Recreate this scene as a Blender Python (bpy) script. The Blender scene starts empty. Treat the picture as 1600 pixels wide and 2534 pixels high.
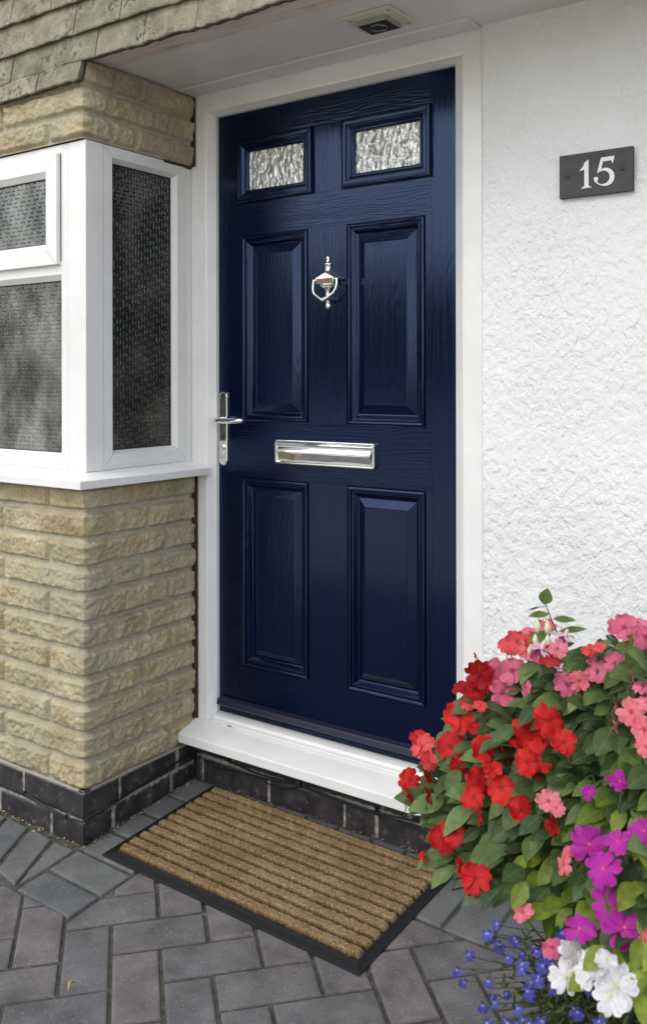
import bpy, bmesh, math, random
from mathutils import Vector, Matrix, noise
random.seed(7)
PI = math.pi
scene = bpy.context.scene
COL = scene.collection

# ------------------------------------------------------------------ camera
F_PX, PCX, PCY = 2256.95, 800.0, 936.15           # focal length and principal point for a 1600 px wide picture
CAM = Vector((1.90414, -2.05106, 1.23961))
YAW, ROLL = math.radians(-34.8935), math.radians(-0.1104)
FW = Vector((math.sin(YAW), math.cos(YAW), 0)); RT = Vector((math.cos(YAW), -math.sin(YAW), 0)); UP = Vector((0, 0, 1))
RX = RT*math.cos(ROLL) + UP*math.sin(ROLL); UX = -RT*math.sin(ROLL) + UP*math.cos(ROLL)
cam = bpy.data.cameras.new('camera'); camo = bpy.data.objects.new('camera', cam); COL.objects.link(camo)
m = Matrix.Identity(4)
for i in range(3):
    m[i][0] = RX[i]; m[i][1] = UX[i]; m[i][2] = -FW[i]; m[i][3] = CAM[i]
camo.matrix_world = m
cam.sensor_fit = 'HORIZONTAL'; cam.sensor_width = 36.0
cam.lens = F_PX/1600*36; cam.shift_y = (PCY-1267)/1600
cam.clip_start = 0.05; cam.clip_end = 400
cam.dof.use_dof = True; cam.dof.focus_distance = 2.25; cam.dof.aperture_fstop = 13
scene.camera = camo

def ray(u, v): return FW + RX*((u-PCX)/F_PX) - UX*((v-PCY)/F_PX)
def at_depth(u, v, d): return CAM + ray(u, v)*d
def on_plane(u, v, ax, val):
    r = ray(u, v); return CAM + r*((val-CAM[ax])/r[ax])

# ------------------------------------------------------------------ world, sun, exposure
SUN_EL, SUN_AZ = math.radians(46), math.radians(194)
SKY_GAIN = 6.0
world = bpy.data.worlds.new('World'); scene.world = world; world.use_nodes = True
wn = world.node_tree.nodes; wl = world.node_tree.links; wn.clear()
sky = wn.new('ShaderNodeTexSky'); sky.sky_type = 'NISHITA'; sky.sun_disc = False
sky.sun_elevation = SUN_EL; sky.sun_rotation = SUN_AZ; sky.dust_density = 2.0; sky.air_density = 1.0; sky.ozone_density = 1.0
hs = wn.new('ShaderNodeHueSaturation'); hs.inputs['Saturation'].default_value = 0.75
bg = wn.new('ShaderNodeBackground'); bg.inputs['Strength'].default_value = 0.14
wo = wn.new('ShaderNodeOutputWorld')
wl.new(sky.outputs[0], hs.inputs['Color']); gmm = wn.new('ShaderNodeGamma'); gmm.inputs['Gamma'].default_value = 0.45
mlt = wn.new('ShaderNodeVectorMath'); mlt.operation = 'SCALE'; mlt.inputs['Scale'].default_value = SKY_GAIN      # evens the sky out, as thin high cloud does
wl.new(hs.outputs[0], gmm.inputs[0]); wl.new(gmm.outputs[0], mlt.inputs[0]); wl.new(mlt.outputs[0], bg.inputs['Color']); wl.new(bg.outputs[0], wo.inputs['Surface'])
sun = bpy.data.lights.new('sun', 'SUN'); sun.energy = 0.75; sun.angle = math.radians(30); sun.color = (1, 0.965, 0.91)
suno = bpy.data.objects.new('sun', sun); COL.objects.link(suno)
sd = Vector((math.sin(SUN_AZ)*math.cos(SUN_EL), math.cos(SUN_AZ)*math.cos(SUN_EL), math.sin(SUN_EL)))
suno.rotation_euler = sd.to_track_quat('Z', 'Y').to_euler()
scene.view_settings.view_transform = 'Standard'; scene.view_settings.look = 'None'
scene.view_settings.exposure = 0.04; scene.view_settings.gamma = 1.0

# ------------------------------------------------------------------ helpers
class MB:
    def __init__(s): s.v = []; s.f = []; s.uv = []; s.mi = []; s.at = []
    def add(s, vs, fs, uvs=None, mi=0, at=None):
        o = len(s.v); s.v += [tuple(p) for p in vs]; s.at += (at if at is not None else [0.0]*len(vs))
        for k, f in enumerate(fs):
            s.f.append(tuple(o+i for i in f)); s.mi.append(mi)
            s.uv.append([uvs[i] for i in f] if uvs else [(0, 0)]*len(f))
    def box(s, x0, x1, y0, y1, z0, z1, mi=0):
        if x0 > x1: x0, x1 = x1, x0
        if y0 > y1: y0, y1 = y1, y0
        if z0 > z1: z0, z1 = z1, z0
        s.add([(x, y, z) for z in (z0, z1) for y in (y0, y1) for x in (x0, x1)],
              [(0, 2, 3, 1), (4, 5, 7, 6), (0, 1, 5, 4), (2, 6, 7, 3), (0, 4, 6, 2), (1, 3, 7, 5)], mi=mi)
    def prism(s, pts, d, mi=0):       # pts: list of Vector loop (CCW seen from the front), extruded by -d behind
        n = len(pts); d = Vector(d)
        vs = [Vector(p) for p in pts] + [Vector(p)+d for p in pts]
        s.add(vs, [tuple(range(n)), tuple(range(2*n-1, n-1, -1))] + [(i, n+i, n+(i+1) % n, (i+1) % n) for i in range(n)], mi=mi)
    def tube(s, pts, r, n=8, mi=0, cap=True):
        pts = [Vector(p) for p in pts]; rs = r if isinstance(r, (list, tuple)) else [r]*len(pts)
        vs = []; prev = None
        for i, p in enumerate(pts):
            t = (pts[min(i+1, len(pts)-1)] - pts[max(i-1, 0)]).normalized()
            if prev is None:
                a = Vector((0, 0, 1)) if abs(t.z) < .9 else Vector((1, 0, 0)); b = t.cross(a).normalized()
            else: b = (prev - t*prev.dot(t)).normalized()
            prev = b; c = t.cross(b)
            vs += [p + (b*math.cos(2*PI*k/n) + c*math.sin(2*PI*k/n))*rs[i] for k in range(n)]
        fs = [(i*n+k, i*n+(k+1) % n, (i+1)*n+(k+1) % n, (i+1)*n+k) for i in range(len(pts)-1) for k in range(n)]
        if cap: fs += [tuple(range(n-1, -1, -1)), tuple((len(pts)-1)*n+k for k in range(n))]
        s.add(vs, fs, mi=mi)
    def lathe(s, prof, c, n=24, mi=0, sy=1.0, a0=0, a1=2*PI):   # prof: (r, z) about a vertical axis at c
        full = abs(a1-a0-2*PI) < 1e-6; k = n if full else n+1; vs = []
        for r, z in prof: vs += [(c[0]+r*math.cos(a0+(a1-a0)*i/n), c[1]+sy*r*math.sin(a0+(a1-a0)*i/n), c[2]+z) for i in range(k)]
        fs = [(i*k+j, i*k+(j+1) % k, (i+1)*k+(j+1) % k, (i+1)*k+j) for i in range(len(prof)-1) for j in range(n)]
        s.add(vs, fs, mi=mi)
    def build(s, name, mats, parent=None, smooth=False, bevel=0, seg=2, attr=False):
        me = bpy.data.meshes.new(name); me.from_pydata(s.v, [], s.f); me.update()
        uvl = me.uv_layers.new(name='UVMap'); i = 0
        flat = [c for f in s.uv for p in f for c in p]; uvl.data.foreach_set('uv', flat)
        if attr:
            a = me.attributes.new('mask', 'FLOAT', 'POINT'); a.data.foreach_set('value', s.at)
        if not isinstance(mats, (list, tuple)): mats = [mats]
        for mt in mats: me.materials.append(mt)
        me.polygons.foreach_set('material_index', s.mi)
        if smooth: me.polygons.foreach_set('use_smooth', [True]*len(s.f))
        o = bpy.data.objects.new(name, me); COL.objects.link(o)
        if parent: o.parent = parent
        if bevel:
            b = o.modifiers.new('bevel', 'BEVEL'); b.width = bevel; b.segments = seg; b.limit_method = 'ANGLE'; b.angle_limit = math.radians(35)
            me.polygons.foreach_set('use_smooth', [True]*len(s.f)); w = o.modifiers.new('wn', 'WEIGHTED_NORMAL'); w.keep_sharp = True
        return o
def tag(o, label=None, cat=None, group=None, kind=None):
    for k, v in (('label', label), ('category', cat), ('group', group), ('kind', kind)):
        if v: o[k] = v
    return o
def empty(name, loc=(0, 0, 0)):
    o = bpy.data.objects.new(name, None); o.location = loc; COL.objects.link(o); o.empty_display_size = .1; return o
def sstep(t): t = max(0, min(1, t)); return t*t*(3-2*t)
def N(x, y, z=0, s=1.0): return noise.noise(Vector((x*s, y*s, z*s)))

def mat(name, col=(.5, .5, .5), rough=.5, metal=0, spec=.5, coat=0, coat_rough=.05):
    mt = bpy.data.materials.new(name); mt.use_nodes = True; nt = mt.node_tree
    b = nt.nodes['Principled BSDF']; b.inputs['Base Color'].default_value = (*col, 1); b.inputs['Roughness'].default_value = rough
    b.inputs['Metallic'].default_value = metal; b.inputs['Specular IOR Level'].default_value = spec
    b.inputs['Coat Weight'].default_value = coat; b.inputs['Coat Roughness'].default_value = coat_rough
    return mt, nt, b
def nd(nt, t, **kw):
    n = nt.nodes.new('ShaderNode'+t)
    for k, v in kw.items():
        if k in n.inputs: n.inputs[k].default_value = v
        else: setattr(n, k, v)
    return n
def ramp(nt, src, stops):
    r = nt.nodes.new('ShaderNodeValToRGB'); e = r.color_ramp.elements
    while len(e) < len(stops): e.new(.5)
    for k, (p, c) in enumerate(stops): e[k].position = p; e[k].color = (*c, 1) if len(c) == 3 else c
    nt.links.new(src, r.inputs[0]); return r.outputs[0]
def mixc(nt, a, b, f, mode='MIX'):
    x = nt.nodes.new('ShaderNodeMix'); x.data_type = 'RGBA'; x.blend_type = mode
    for s, i in ((f, 0), (a, 6), (b, 7)):
        if hasattr(s, 'links'): nt.links.new(s, x.inputs[i])
        elif i == 0: x.inputs[0].default_value = s
        else: x.inputs[i].default_value = (*s, 1)
    return x.outputs[2]
def bump(nt, b, h, dist=.002, strength=1.0, prev=None):
    n = nt.nodes.new('ShaderNodeBump'); n.inputs['Distance'].default_value = dist; n.inputs['Strength'].default_value = strength
    nt.links.new(h, n.inputs['Height'])
    if prev: nt.links.new(prev, n.inputs['Normal'])
    if b: nt.links.new(n.outputs[0], b.inputs['Normal'])
    return n.outputs[0]
def tc(nt, out='Object', scale=(1, 1, 1), rot=(0, 0, 0)):
    t = nt.nodes.new('ShaderNodeTexCoord'); mp = nt.nodes.new('ShaderNodeMapping')
    mp.inputs['Scale'].default_value = scale; mp.inputs['Rotation'].default_value = rot
    nt.links.new(t.outputs[out], mp.inputs[0]); return mp.outputs[0]
def noi(nt, vec, scale, detail=4, rough=.55, dist=0):
    n = nd(nt, 'TexNoise', Scale=scale, Detail=detail, Roughness=rough, Distortion=dist); nt.links.new(vec, n.inputs['Vector']); return n.outputs['Fac']
def vor(nt, vec, scale, feature='F1', out='Distance', rnd=1):
    n = nd(nt, 'TexVoronoi', Scale=scale, Randomness=rnd); n.feature = feature; nt.links.new(vec, n.inputs['Vector']); return n.outputs[out]
def mth(nt, op, a, b=None, c=None):
    n = nt.nodes.new('ShaderNodeMath'); n.operation = op
    for i, s in enumerate((a, b, c)):
        if s is None: continue
        if hasattr(s, 'links'): nt.links.new(s, n.inputs[i])
        else: n.inputs[i].default_value = s
    return n.outputs[0]

# ------------------------------------------------------------------ materials
# split-faced stone with mortar (attribute mask: 1 = stone, 0 = mortar joint)
M_stone, nt, b = mat('split_stone', rough=.93, spec=.25)
v = tc(nt); at = nt.nodes.new('ShaderNodeAttribute'); at.attribute_name = 'mask'
base = ramp(nt, noi(nt, v, 9, 5, .6), [(.25, (.29, .215, .115)), (.5, (.49, .40, .245)), (.75, (.63, .55, .38))])
gr = ramp(nt, noi(nt, v, 250, 4, .75), [(.32, (.50, .44, .36)), (.48, (1, 1, 1)), (.66, (1.35, 1.35, 1.35))])
base = mixc(nt, base, gr, .8, 'MULTIPLY')
spk = ramp(nt, vor(nt, v, 260), [(.12, (1, 1, 1)), (.22, (0, 0, 0))])
base = mixc(nt, base, (.60, .54, .42), mth(nt, 'MULTIPLY', spk, .35))
gy = ramp(nt, noi(nt, v, 3.1, 4, .6), [(.42, (0, 0, 0)), (.62, (1, 1, 1))])
base = mixc(nt, base, (.38, .36, .27), mth(nt, 'MULTIPLY', gy, .7))
mort = ramp(nt, noi(nt, v, 60, 5, .6), [(.3, (.37, .345, .27)), (.7, (.51, .475, .38))])
col = mixc(nt, mort, base, at.outputs['Fac']); nt.links.new(col, b.inputs['Base Color'])
n1 = bump(nt, None, noi(nt, v, 70, 5, .75), .007, .8); bump(nt, b, noi(nt, v, 240, 4, .75), .0028, .9, n1)

M_upvc, nt, b = mat('white_upvc', (.75, .75, .75), .24, spec=.5)
v = tc(nt); d = ramp(nt, noi(nt, v, 5, 5, .65), [(.35, (.71, .70, .685)), (.6, (.77, .765, .75))]); nt.links.new(d, b.inputs['Base Color'])
bump(nt, b, noi(nt, v, 9, 2), .002, .15)
M_upvc_line, nt, b = mat('dark_joint', (.06, .06, .065), .8)
M_gasket, nt, b = mat('black_gasket', (.012, .012, .014), .5)
M_sealant, nt, b = mat('brown_sealant', (.035, .022, .018), .7); v = tc(nt); bump(nt, b, noi(nt, v, 60, 4), .004, .8)

# embossed wood-grain skin of the door: UV u runs along the grain (metres)
M_door, nt, b = mat('navy_wood_grain_skin', (.0004, .0021, .0160), .20, spec=.68, coat=0)
b.inputs['Specular Tint'].default_value = (.40, .58, .98, 1)
v = tc(nt, 'UV', (4.0, 170, 1)); vd = tc(nt, 'UV', (1.1, 6.5, 1))
warp = noi(nt, vd, 1.6, 3, .5)
wv = nd(nt, 'TexWave', Scale=1.0, Distortion=0); wv.bands_direction = 'Y'; wv.wave_profile = 'SIN'
cmb = nt.nodes.new('ShaderNodeCombineXYZ'); sp = nt.nodes.new('ShaderNodeSeparateXYZ'); nt.links.new(tc(nt, 'UV'), sp.inputs[0])
yy = mth(nt, 'ADD', mth(nt, 'MULTIPLY', sp.outputs[1], 26.0), mth(nt, 'MULTIPLY', warp, 5.0))
nt.links.new(sp.outputs[0], cmb.inputs[0]); nt.links.new(yy, cmb.inputs[1]); nt.links.new(cmb.outputs[0], wv.inputs['Vector'])
fine = noi(nt, v, 1.0, 6, .62)
h = mth(nt, 'ADD', mth(nt, 'MULTIPLY', wv.outputs['Fac'], .22), mth(nt, 'MULTIPLY', fine, .9))
bump(nt, b, h, .0009, .62)
rr = ramp(nt, fine, [(.3, (.10,)*3), (.7, (.21,)*3)]); nt.links.new(rr, b.inputs['Roughness'])
M_bar, nt, b = mat('weather_bar_dark', (.010, .010, .030), .35)

M_chrome, nt, b = mat('polished_chrome', (.86, .86, .85), .06, metal=1); v = tc(nt); bump(nt, b, noi(nt, v, 25, 2), .0015, .12)
M_brown, nt, b = mat('brown_enamel', (.22, .10, .055), .4)

M_obs, nt, b = mat('hammered_glass', (.62, .63, .60), .10, metal=.55, spec=.8)
v = tc(nt, 'Object', (1, 1, .55)); w1 = vor(nt, v, 85, 'SMOOTH_F1'); w2 = noi(nt, v, 55, 3, .6, 1.5)
c = ramp(nt, w2, [(.30, (.30, .30, .28)), (.55, (.66, .67, .64)), (.7, (.82, .83, .81))]); nt.links.new(c, b.inputs['Base Color'])
bump(nt, b, mth(nt, 'ADD', w1, mth(nt, 'MULTIPLY', w2, .8)), .006, 1.0)

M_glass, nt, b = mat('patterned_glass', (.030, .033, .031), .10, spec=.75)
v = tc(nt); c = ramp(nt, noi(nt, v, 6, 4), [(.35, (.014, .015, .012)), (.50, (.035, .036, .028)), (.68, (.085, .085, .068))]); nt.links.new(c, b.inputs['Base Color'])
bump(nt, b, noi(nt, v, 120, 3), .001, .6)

M_glassF, nt, b = mat('patterned_glass_painted_reflections', (.08, .08, .075), .09, spec=.8)
v = tc(nt, 'Object', (1.6, 1, 1)); c = ramp(nt, noi(nt, v, 7, 4, .5), [(.36, (.035, .037, .034)), (.50, (.11, .115, .097)), (.66, (.22, .23, .20))]); nt.links.new(c, b.inputs['Base Color'])  # pale mottling in the colour stands in for reflections and the room behind
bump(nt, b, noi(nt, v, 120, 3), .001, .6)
M_render, nt, b = mat('white_render', (.80, .80, .81), .75, spec=.3)
v = tc(nt, 'Object', (1, 1, .8)); a1 = noi(nt, v, 58, 3, .55, .2); a2 = noi(nt, v, 95, 4, .6, .1); a3 = vor(nt, v, 48, 'SMOOTH_F1')
r1 = ramp(nt, a1, [(.40, (0,)*3), (.50, (.45,)*3), (.68, (1,)*3)]); pits = ramp(nt, vor(nt, tc(nt), 75), [(.05, (0,)*3), (.16, (1,)*3)]); r1 = mth(nt, 'ADD', mth(nt, 'MULTIPLY', pits, .35), r1); hh = mth(nt, 'ADD', mth(nt, 'MULTIPLY', r1, .8), mth(nt, 'ADD', mth(nt, 'MULTIPLY', a2, .95), mth(nt, 'MULTIPLY', a3, .35)))
dirt = ramp(nt, noi(nt, v, 2.2, 6, .65), [(.33, (.70, .695, .685)), (.55, (.75, .75, .755))]); nt.links.new(dirt, b.inputs['Base Color'])
vary = ramp(nt, noi(nt, v, 5, 3), [(.35, (.6,)*3), (.65, (1,)*3)]); bump(nt, b, mth(nt, 'MULTIPLY', hh, vary), .0042, .9)

M_soffit, nt, b = mat('grey_white_soffit_board', (.58, .56, .55), .35)
v = tc(nt); c = ramp(nt, noi(nt, v, 3, 5), [(.35, (.62, .595, .575)), (.65, (.72, .70, .69))])
pt = ramp(nt, vor(nt, v, 14), [(.025, (.10, .09, .08)), (.04, (1, 1, 1))]); nt.links.new(mixc(nt, c, pt, .6, 'MULTIPLY'), b.inputs['Base Color'])
M_timber, nt, b = mat('aged_painted_timber', (.5, .42, .36), .7)
v = tc(nt, 'Object', (1, 6, 6)); c = ramp(nt, noi(nt, v, 7, 6, .65), [(.3, (.38, .30, .24)), (.45, (.58, .50, .44)), (.7, (.66, .58, .52))]); nt.links.new(c, b.inputs['Base Color']); bump(nt, b, noi(nt, v, 30, 5), .002, .6)

M_tile, nt, b = mat('mossy_concrete_tile', (.2, .2, .14), .92, spec=.25)
v = tc(nt); c = ramp(nt, noi(nt, v, 14, 6, .65), [(.3, (.15, .140, .098)), (.5, (.255, .238, .175)), (.72, (.37, .345, .27))])
dk = ramp(nt, noi(nt, v, 45, 6, .75), [(.50, (0,)*3), (.60, (1,)*3)]); dm = ramp(nt, noi(nt, v, 7, 3), [(.45, (0,)*3), (.6, (1,)*3)])
c = mixc(nt, c, (.055, .06, .055), mth(nt, 'MULTIPLY', mth(nt, 'MULTIPLY', dk, dm), .9))
g2 = ramp(nt, noi(nt, v, 400, 2), [(.3, (.55,)*3), (.6, (1.15,)*3)]); c = mixc(nt, c, g2, .8, 'MULTIPLY')
geo = nt.nodes.new('ShaderNodeNewGeometry'); ri = ramp(nt, geo.outputs['Random Per Island'], [(0, (.82, .84, .78)), (1, (1.1, 1.08, 1.05))]); c = mixc(nt, c, ri, 1, 'MULTIPLY')
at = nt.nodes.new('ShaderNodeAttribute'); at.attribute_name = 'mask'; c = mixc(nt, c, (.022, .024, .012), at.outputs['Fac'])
nt.links.new(c, b.inputs['Base Color']); n1 = bump(nt, None, noi(nt, v, 300, 4, .7), .0015, 1); bump(nt, b, noi(nt, v, 22, 4), .004, .5, n1)

M_eng, nt, b = mat('black_engineering_brick', (.03, .028, .034), .42, spec=.45)
v = tc(nt); at = nt.nodes.new('ShaderNodeAttribute'); at.attribute_name = 'mask'
c = ramp(nt, noi(nt, v, 18, 5), [(.35, (.020, .018, .020)), (.7, (.055, .048, .052))])
wt = ramp(nt, noi(nt, v, 35, 6, .7), [(.58, (0,)*3), (.64, (1,)*3)]); c = mixc(nt, c, (.20, .19, .17), mth(nt, 'MULTIPLY', wt, .5))
mo = ramp(nt, noi(nt, v, 50, 5), [(.35, (.17, .16, .135)), (.65, (.42, .395, .34))])
nt.links.new(mixc(nt, mo, c, at.outputs['Fac']), b.inputs['Base Color']); bump(nt, b, noi(nt, v, 90, 5, .65), .0016, .6)

def paver(name, lo, hi, warm):
    mt, nt, b = mat(name, rough=.72, spec=.35); v = tc(nt)
    geo = nt.nodes.new('ShaderNodeNewGeometry')
    c = ramp(nt, noi(nt, v, 11, 5, .6), [(.3, lo), (.7, hi)])
    ri = ramp(nt, geo.outputs['Random Per Island'], [(0, (.90, .91, .92)), (.5, (1, 1, 1)), (1, warm)]); c = mixc(nt, c, ri, 1, 'MULTIPLY')
    gr = ramp(nt, noi(nt, v, 420, 3, .7), [(.3, (.72,)*3), (.65, (1.22,)*3)]); c = mixc(nt, c, gr, .9, 'MULTIPLY')
    s1 = ramp(nt, vor(nt, v, 95), [(.10, (1,)*3), (.17, (0,)*3)]); c = mixc(nt, c, (.32, .31, .31), mth(nt, 'MULTIPLY', s1, .6))
    s2 = ramp(nt, vor(nt, v, 240), [(.12, (1,)*3), (.2, (0,)*3)]); c = mixc(nt, c, (.20, .19, .19), mth(nt, 'MULTIPLY', s2, .45))
    s3 = ramp(nt, noi(nt, v, 150, 2), [(.68, (0,)*3), (.73, (1,)*3)]); c = mixc(nt, c, (.02, .02, .02), mth(nt, 'MULTIPLY', s3, .7))
    nt.links.new(c, b.inputs['Base Color']); n1 = bump(nt, None, noi(nt, v, 300, 4, .7), .0012, .8); bump(nt, b, noi(nt, v, 35, 4), .002, .5, n1)
    return mt
M_pav = paver('purple_grey_block', (.074, .068, .070), (.158, .146, .149), (1.12, 1.07, 1.04))
M_pavb = paver('blue_grey_block', (.082, .086, .088), (.130, .135, .138), (1.08, 1.06, 1.0))
M_sand, nt, b = mat('joint_sand', (.05, .05, .04), 1); v = tc(nt)
c = ramp(nt, noi(nt, v, 40, 6, .7), [(.35, (.030, .032, .022)), (.6, (.080, .078, .062)), (.75, (.20, .19, .16))]); nt.links.new(c, b.inputs['Base Color']); bump(nt, b, noi(nt, v, 250, 4), .003, 1)
M_rubber, nt, b = mat('black_rubber', (.016, .017, .019), .55); v = tc(nt); bump(nt, b, noi(nt, v, 300, 2), .0005, .5)
M_coir, nt, b = mat('coir_fibre', (.2, .12, .05), .95, spec=.1); v = tc(nt)
geo = nt.nodes.new('ShaderNodeNewGeometry')
c = ramp(nt, noi(nt, v, 260, 4, .7), [(.3, (.075, .050, .026)), (.52, (.215, .155, .088)), (.72, (.40, .31, .195))])
c = mixc(nt, c, ramp(nt, noi(nt, v, 9, 3), [(.35, (.85, .8, .7)), (.65, (1.15, 1.15, 1.15))]), 1, 'MULTIPLY')
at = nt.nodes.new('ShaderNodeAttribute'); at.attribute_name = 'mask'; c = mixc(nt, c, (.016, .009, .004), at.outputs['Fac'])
c = mixc(nt, c, ramp(nt, geo.outputs['Random Per Island'], [(0, (.75, .75, .75)), (1, (1.35, 1.3, 1.2))]), 1, 'MULTIPLY')
nt.links.new(c, b.inputs['Base Color'])

M_slate, nt, b = mat('grey_slate', (.07, .072, .075), .7, spec=.2); v = tc(nt); c = ramp(nt, noi(nt, v, 30, 5), [(.3, (.058, .060, .060)), (.7, (.084, .086, .090))]); nt.links.new(c, b.inputs['Base Color']); bump(nt, b, noi(nt, v, 200, 3), .0006, .5)
M_digit, nt, b = mat('white_paint', (.74, .74, .73), .6)
M_screw, nt, b = mat('bronze_screw', (.10, .07, .045), .4, metal=.8)
M_black, nt, b = mat('black_plastic', (.010, .010, .011), .42)
M_cream, nt, b = mat('cream_plastic', (.56, .53, .44), .45)
M_lampglass, nt, b = mat('dark_lens', (.012, .012, .012), .45)
M_pot, nt, b = mat('dark_glazed_pot', (.018, .017, .016), .55); v = tc(nt); bump(nt, b, noi(nt, v, 25, 5), .003, .6)
M_soil, nt, b = mat('soil', (.02, .014, .01), 1); v = tc(nt); bump(nt, b, noi(nt, v, 60, 5), .01, 1)

def leafmat(name, c0, c1, vein, rough=.34, trans=.25):
    mt, nt, b = mat(name, rough=rough, spec=.45)
    geo = nt.nodes.new('ShaderNodeNewGeometry'); rnd = geo.outputs['Random Per Island']
    t = nt.nodes.new('ShaderNodeTexCoord'); sp = nt.nodes.new('ShaderNodeSeparateXYZ'); nt.links.new(t.outputs['UV'], sp.inputs[0])
    u, w = sp.outputs[0], mth(nt, 'ABSOLUTE', mth(nt, 'SUBTRACT', sp.outputs[1], .5))
    c = ramp(nt, rnd, [(0, c0), (.8, c1), (1, tuple(x*1.35 for x in c1))])
    sv = mth(nt, 'SINE', mth(nt, 'MULTIPLY', mth(nt, 'SUBTRACT', u, mth(nt, 'MULTIPLY', w, .7)), 46.0))
    svr = ramp(nt, sv, [(.70, (0,)*3), (1, (1,)*3)])
    mid = ramp(nt, w, [(.0, (1,)*3), (.035, (0,)*3)])
    f = mth(nt, 'MAXIMUM', mid, mth(nt, 'MULTIPLY', svr, .4))
    c = mixc(nt, c, vein, mth(nt, 'MULTIPLY', f, .6)); pch = noi(nt, tc(nt), 90, 4)
    c = mixc(nt, c, ramp(nt, pch, [(.35, (.8, .8, .8)), (.65, (1.2, 1.2, 1.15))]), 1, 'MULTIPLY')
    nt.links.new(c, b.inputs['Base Color']); bump(nt, b, mth(nt, 'SUBTRACT', 1.0, mth(nt, 'ABSOLUTE', sv)), .0012, .5)
    tr = nt.nodes.new('ShaderNodeBsdfTranslucent'); nt.links.new(c, tr.inputs[0]); mx = nt.nodes.new('ShaderNodeMixShader'); mx.inputs[0].default_value = trans
    out = nt.nodes['Material Output']; nt.links.new(b.outputs[0], mx.inputs[1]); nt.links.new(tr.outputs[0], mx.inputs[2]); nt.links.new(mx.outputs[0], out.inputs[0])
    return mt
M_leaf = leafmat('dark_leaf', (.020, .048, .014), (.125, .190, .060), (.15, .22, .09))
M_leaf2 = leafmat('lime_leaf', (.12, .19, .03), (.26, .33, .045), (.32, .38, .08), trans=.35)
M_leaf3 = leafmat('fuchsia_leaf', (.085, .15, .035), (.13, .20, .05), (.20, .28, .10), trans=.35)
M_wirygreen = leafmat('thin_leaf', (.035, .055, .018), (.08, .11, .035), (.1, .14, .05))
M_stem, nt, b = mat('green_stem', (.09, .13, .04), .5); v = tc(nt); c = ramp(nt, noi(nt, v, 12, 3), [(.4, (.14, .06, .035)), (.6, (.10, .15, .05))]); nt.links.new(c, b.inputs['Base Color'])

def petalmat(name, c0, c1, eye, trans=.3):
    mt, nt, b = mat(name, rough=.55, spec=.25)
    t = nt.nodes.new('ShaderNodeTexCoord'); sp = nt.nodes.new('ShaderNodeSeparateXYZ'); nt.links.new(t.outputs['UV'], sp.inputs[0])
    oi = nt.nodes.new('ShaderNodeObjectInfo'); geo = nt.nodes.new('ShaderNodeNewGeometry')
    rnd = mth(nt, 'ADD', mth(nt, 'MULTIPLY', oi.outputs['Random'], .6), mth(nt, 'MULTIPLY', geo.outputs['Random Per Island'], .4))
    c = ramp(nt, rnd, [(.1, c0), (.9, c1)])
    vn = nd(nt, 'TexNoise', Scale=1.0, Detail=3); mp = tc(nt, 'UV', (2, 26, 1)); nt.links.new(mp, vn.inputs['Vector'])
    c = mixc(nt, c, ramp(nt, vn.outputs['Fac'], [(.3, (.66, .60, .64)), (.7, (1.15, 1.12, 1.12))]), 1, 'MULTIPLY')
    ey = ramp(nt, sp.outputs[0], [(.0, (1,)*3), (.24, (0,)*3)]); c = mixc(nt, c, eye, ey)
    nt.links.new(c, b.inputs['Base Color']); bump(nt, b, vn.outputs['Fac'], .0012, .5)
    tr = nt.nodes.new('ShaderNodeBsdfTranslucent'); nt.links.new(c, tr.inputs[0]); mx = nt.nodes.new('ShaderNodeMixShader'); mx.inputs[0].default_value = trans
    out = nt.nodes['Material Output']; nt.links.new(b.outputs[0], mx.inputs[1]); nt.links.new(tr.outputs[0], mx.inputs[2]); nt.links.new(mx.outputs[0], out.inputs[0])
    return mt
P_red = petalmat('red_petal', (.52, .010, .014), (.74, .030, .022), (.28, .005, .02))
P_dred = petalmat('deep_red_petal', (.30, .004, .006), (.45, .010, .010), (.16, .0, .01))
P_coral = petalmat('coral_petal', (.74, .06, .055), (.80, .13, .13), (.5, .02, .06))
P_pink = petalmat('pink_petal', (.64, .10, .20), (.80, .22, .33), (.32, .01, .07))
P_salmon = petalmat('salmon_pink_petal', (.82, .17, .20), (.88, .30, .36), (.55, .03, .08))
P_mag = petalmat('magenta_petal', (.42, .020, .32), (.55, .045, .42), (.62, .05, .25))
P_white = petalmat('white_petal', (.78, .80, .80), (.86, .87, .86), (.62, .68, .40), .2)
P_blue = petalmat('blue_violet_petal', (.060, .060, .36), (.12, .14, .52), (.5, .5, .8))
P_fus = petalmat('pale_pink_sepal', (.75, .50, .56), (.85, .68, .70), (.8, .6, .6))
P_purp = petalmat('purple_petal', (.22, .01, .14), (.30, .03, .22), (.15, .0, .1))
M_bud, nt, b = mat('cream_bud', (.55, .55, .38), .5)

# ------------------------------------------------------------------ ground
def GZ(y): return .07*(max(y, -2.6)+.43)
m_ = MB()
xs = [-40, -6, -2, 0, 2, 4, 8, 40]; ys = [-3.3, -3.1, -3, -2.6, -1, .3]
m_.add([(x, y, GZ(y)-.012) for y in ys for x in xs], [(j*8+i, j*8+i+1, (j+1)*8+i+1, (j+1)*8+i) for j in range(5) for i in range(7)])
M_drive, nt, b = mat('block_drive', rough=.8); v = tc(nt, 'Object', (1, 1, 1), (0, 0, PI/4)); bt = nd(nt, 'TexBrick', Scale=4.7); nt.links.new(v, bt.inputs['Vector'])
bt.inputs['Color1'].default_value = (.12, .115, .118, 1); bt.inputs['Color2'].default_value = (.15, .14, .145, 1); bt.inputs['Mortar'].default_value = (.05, .05, .045, 1); bt.inputs['Mortar Size'].default_value = .02
bt.inputs['Brick Width'].default_value = 1; bt.inputs['Row Height'].default_value = .5
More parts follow.
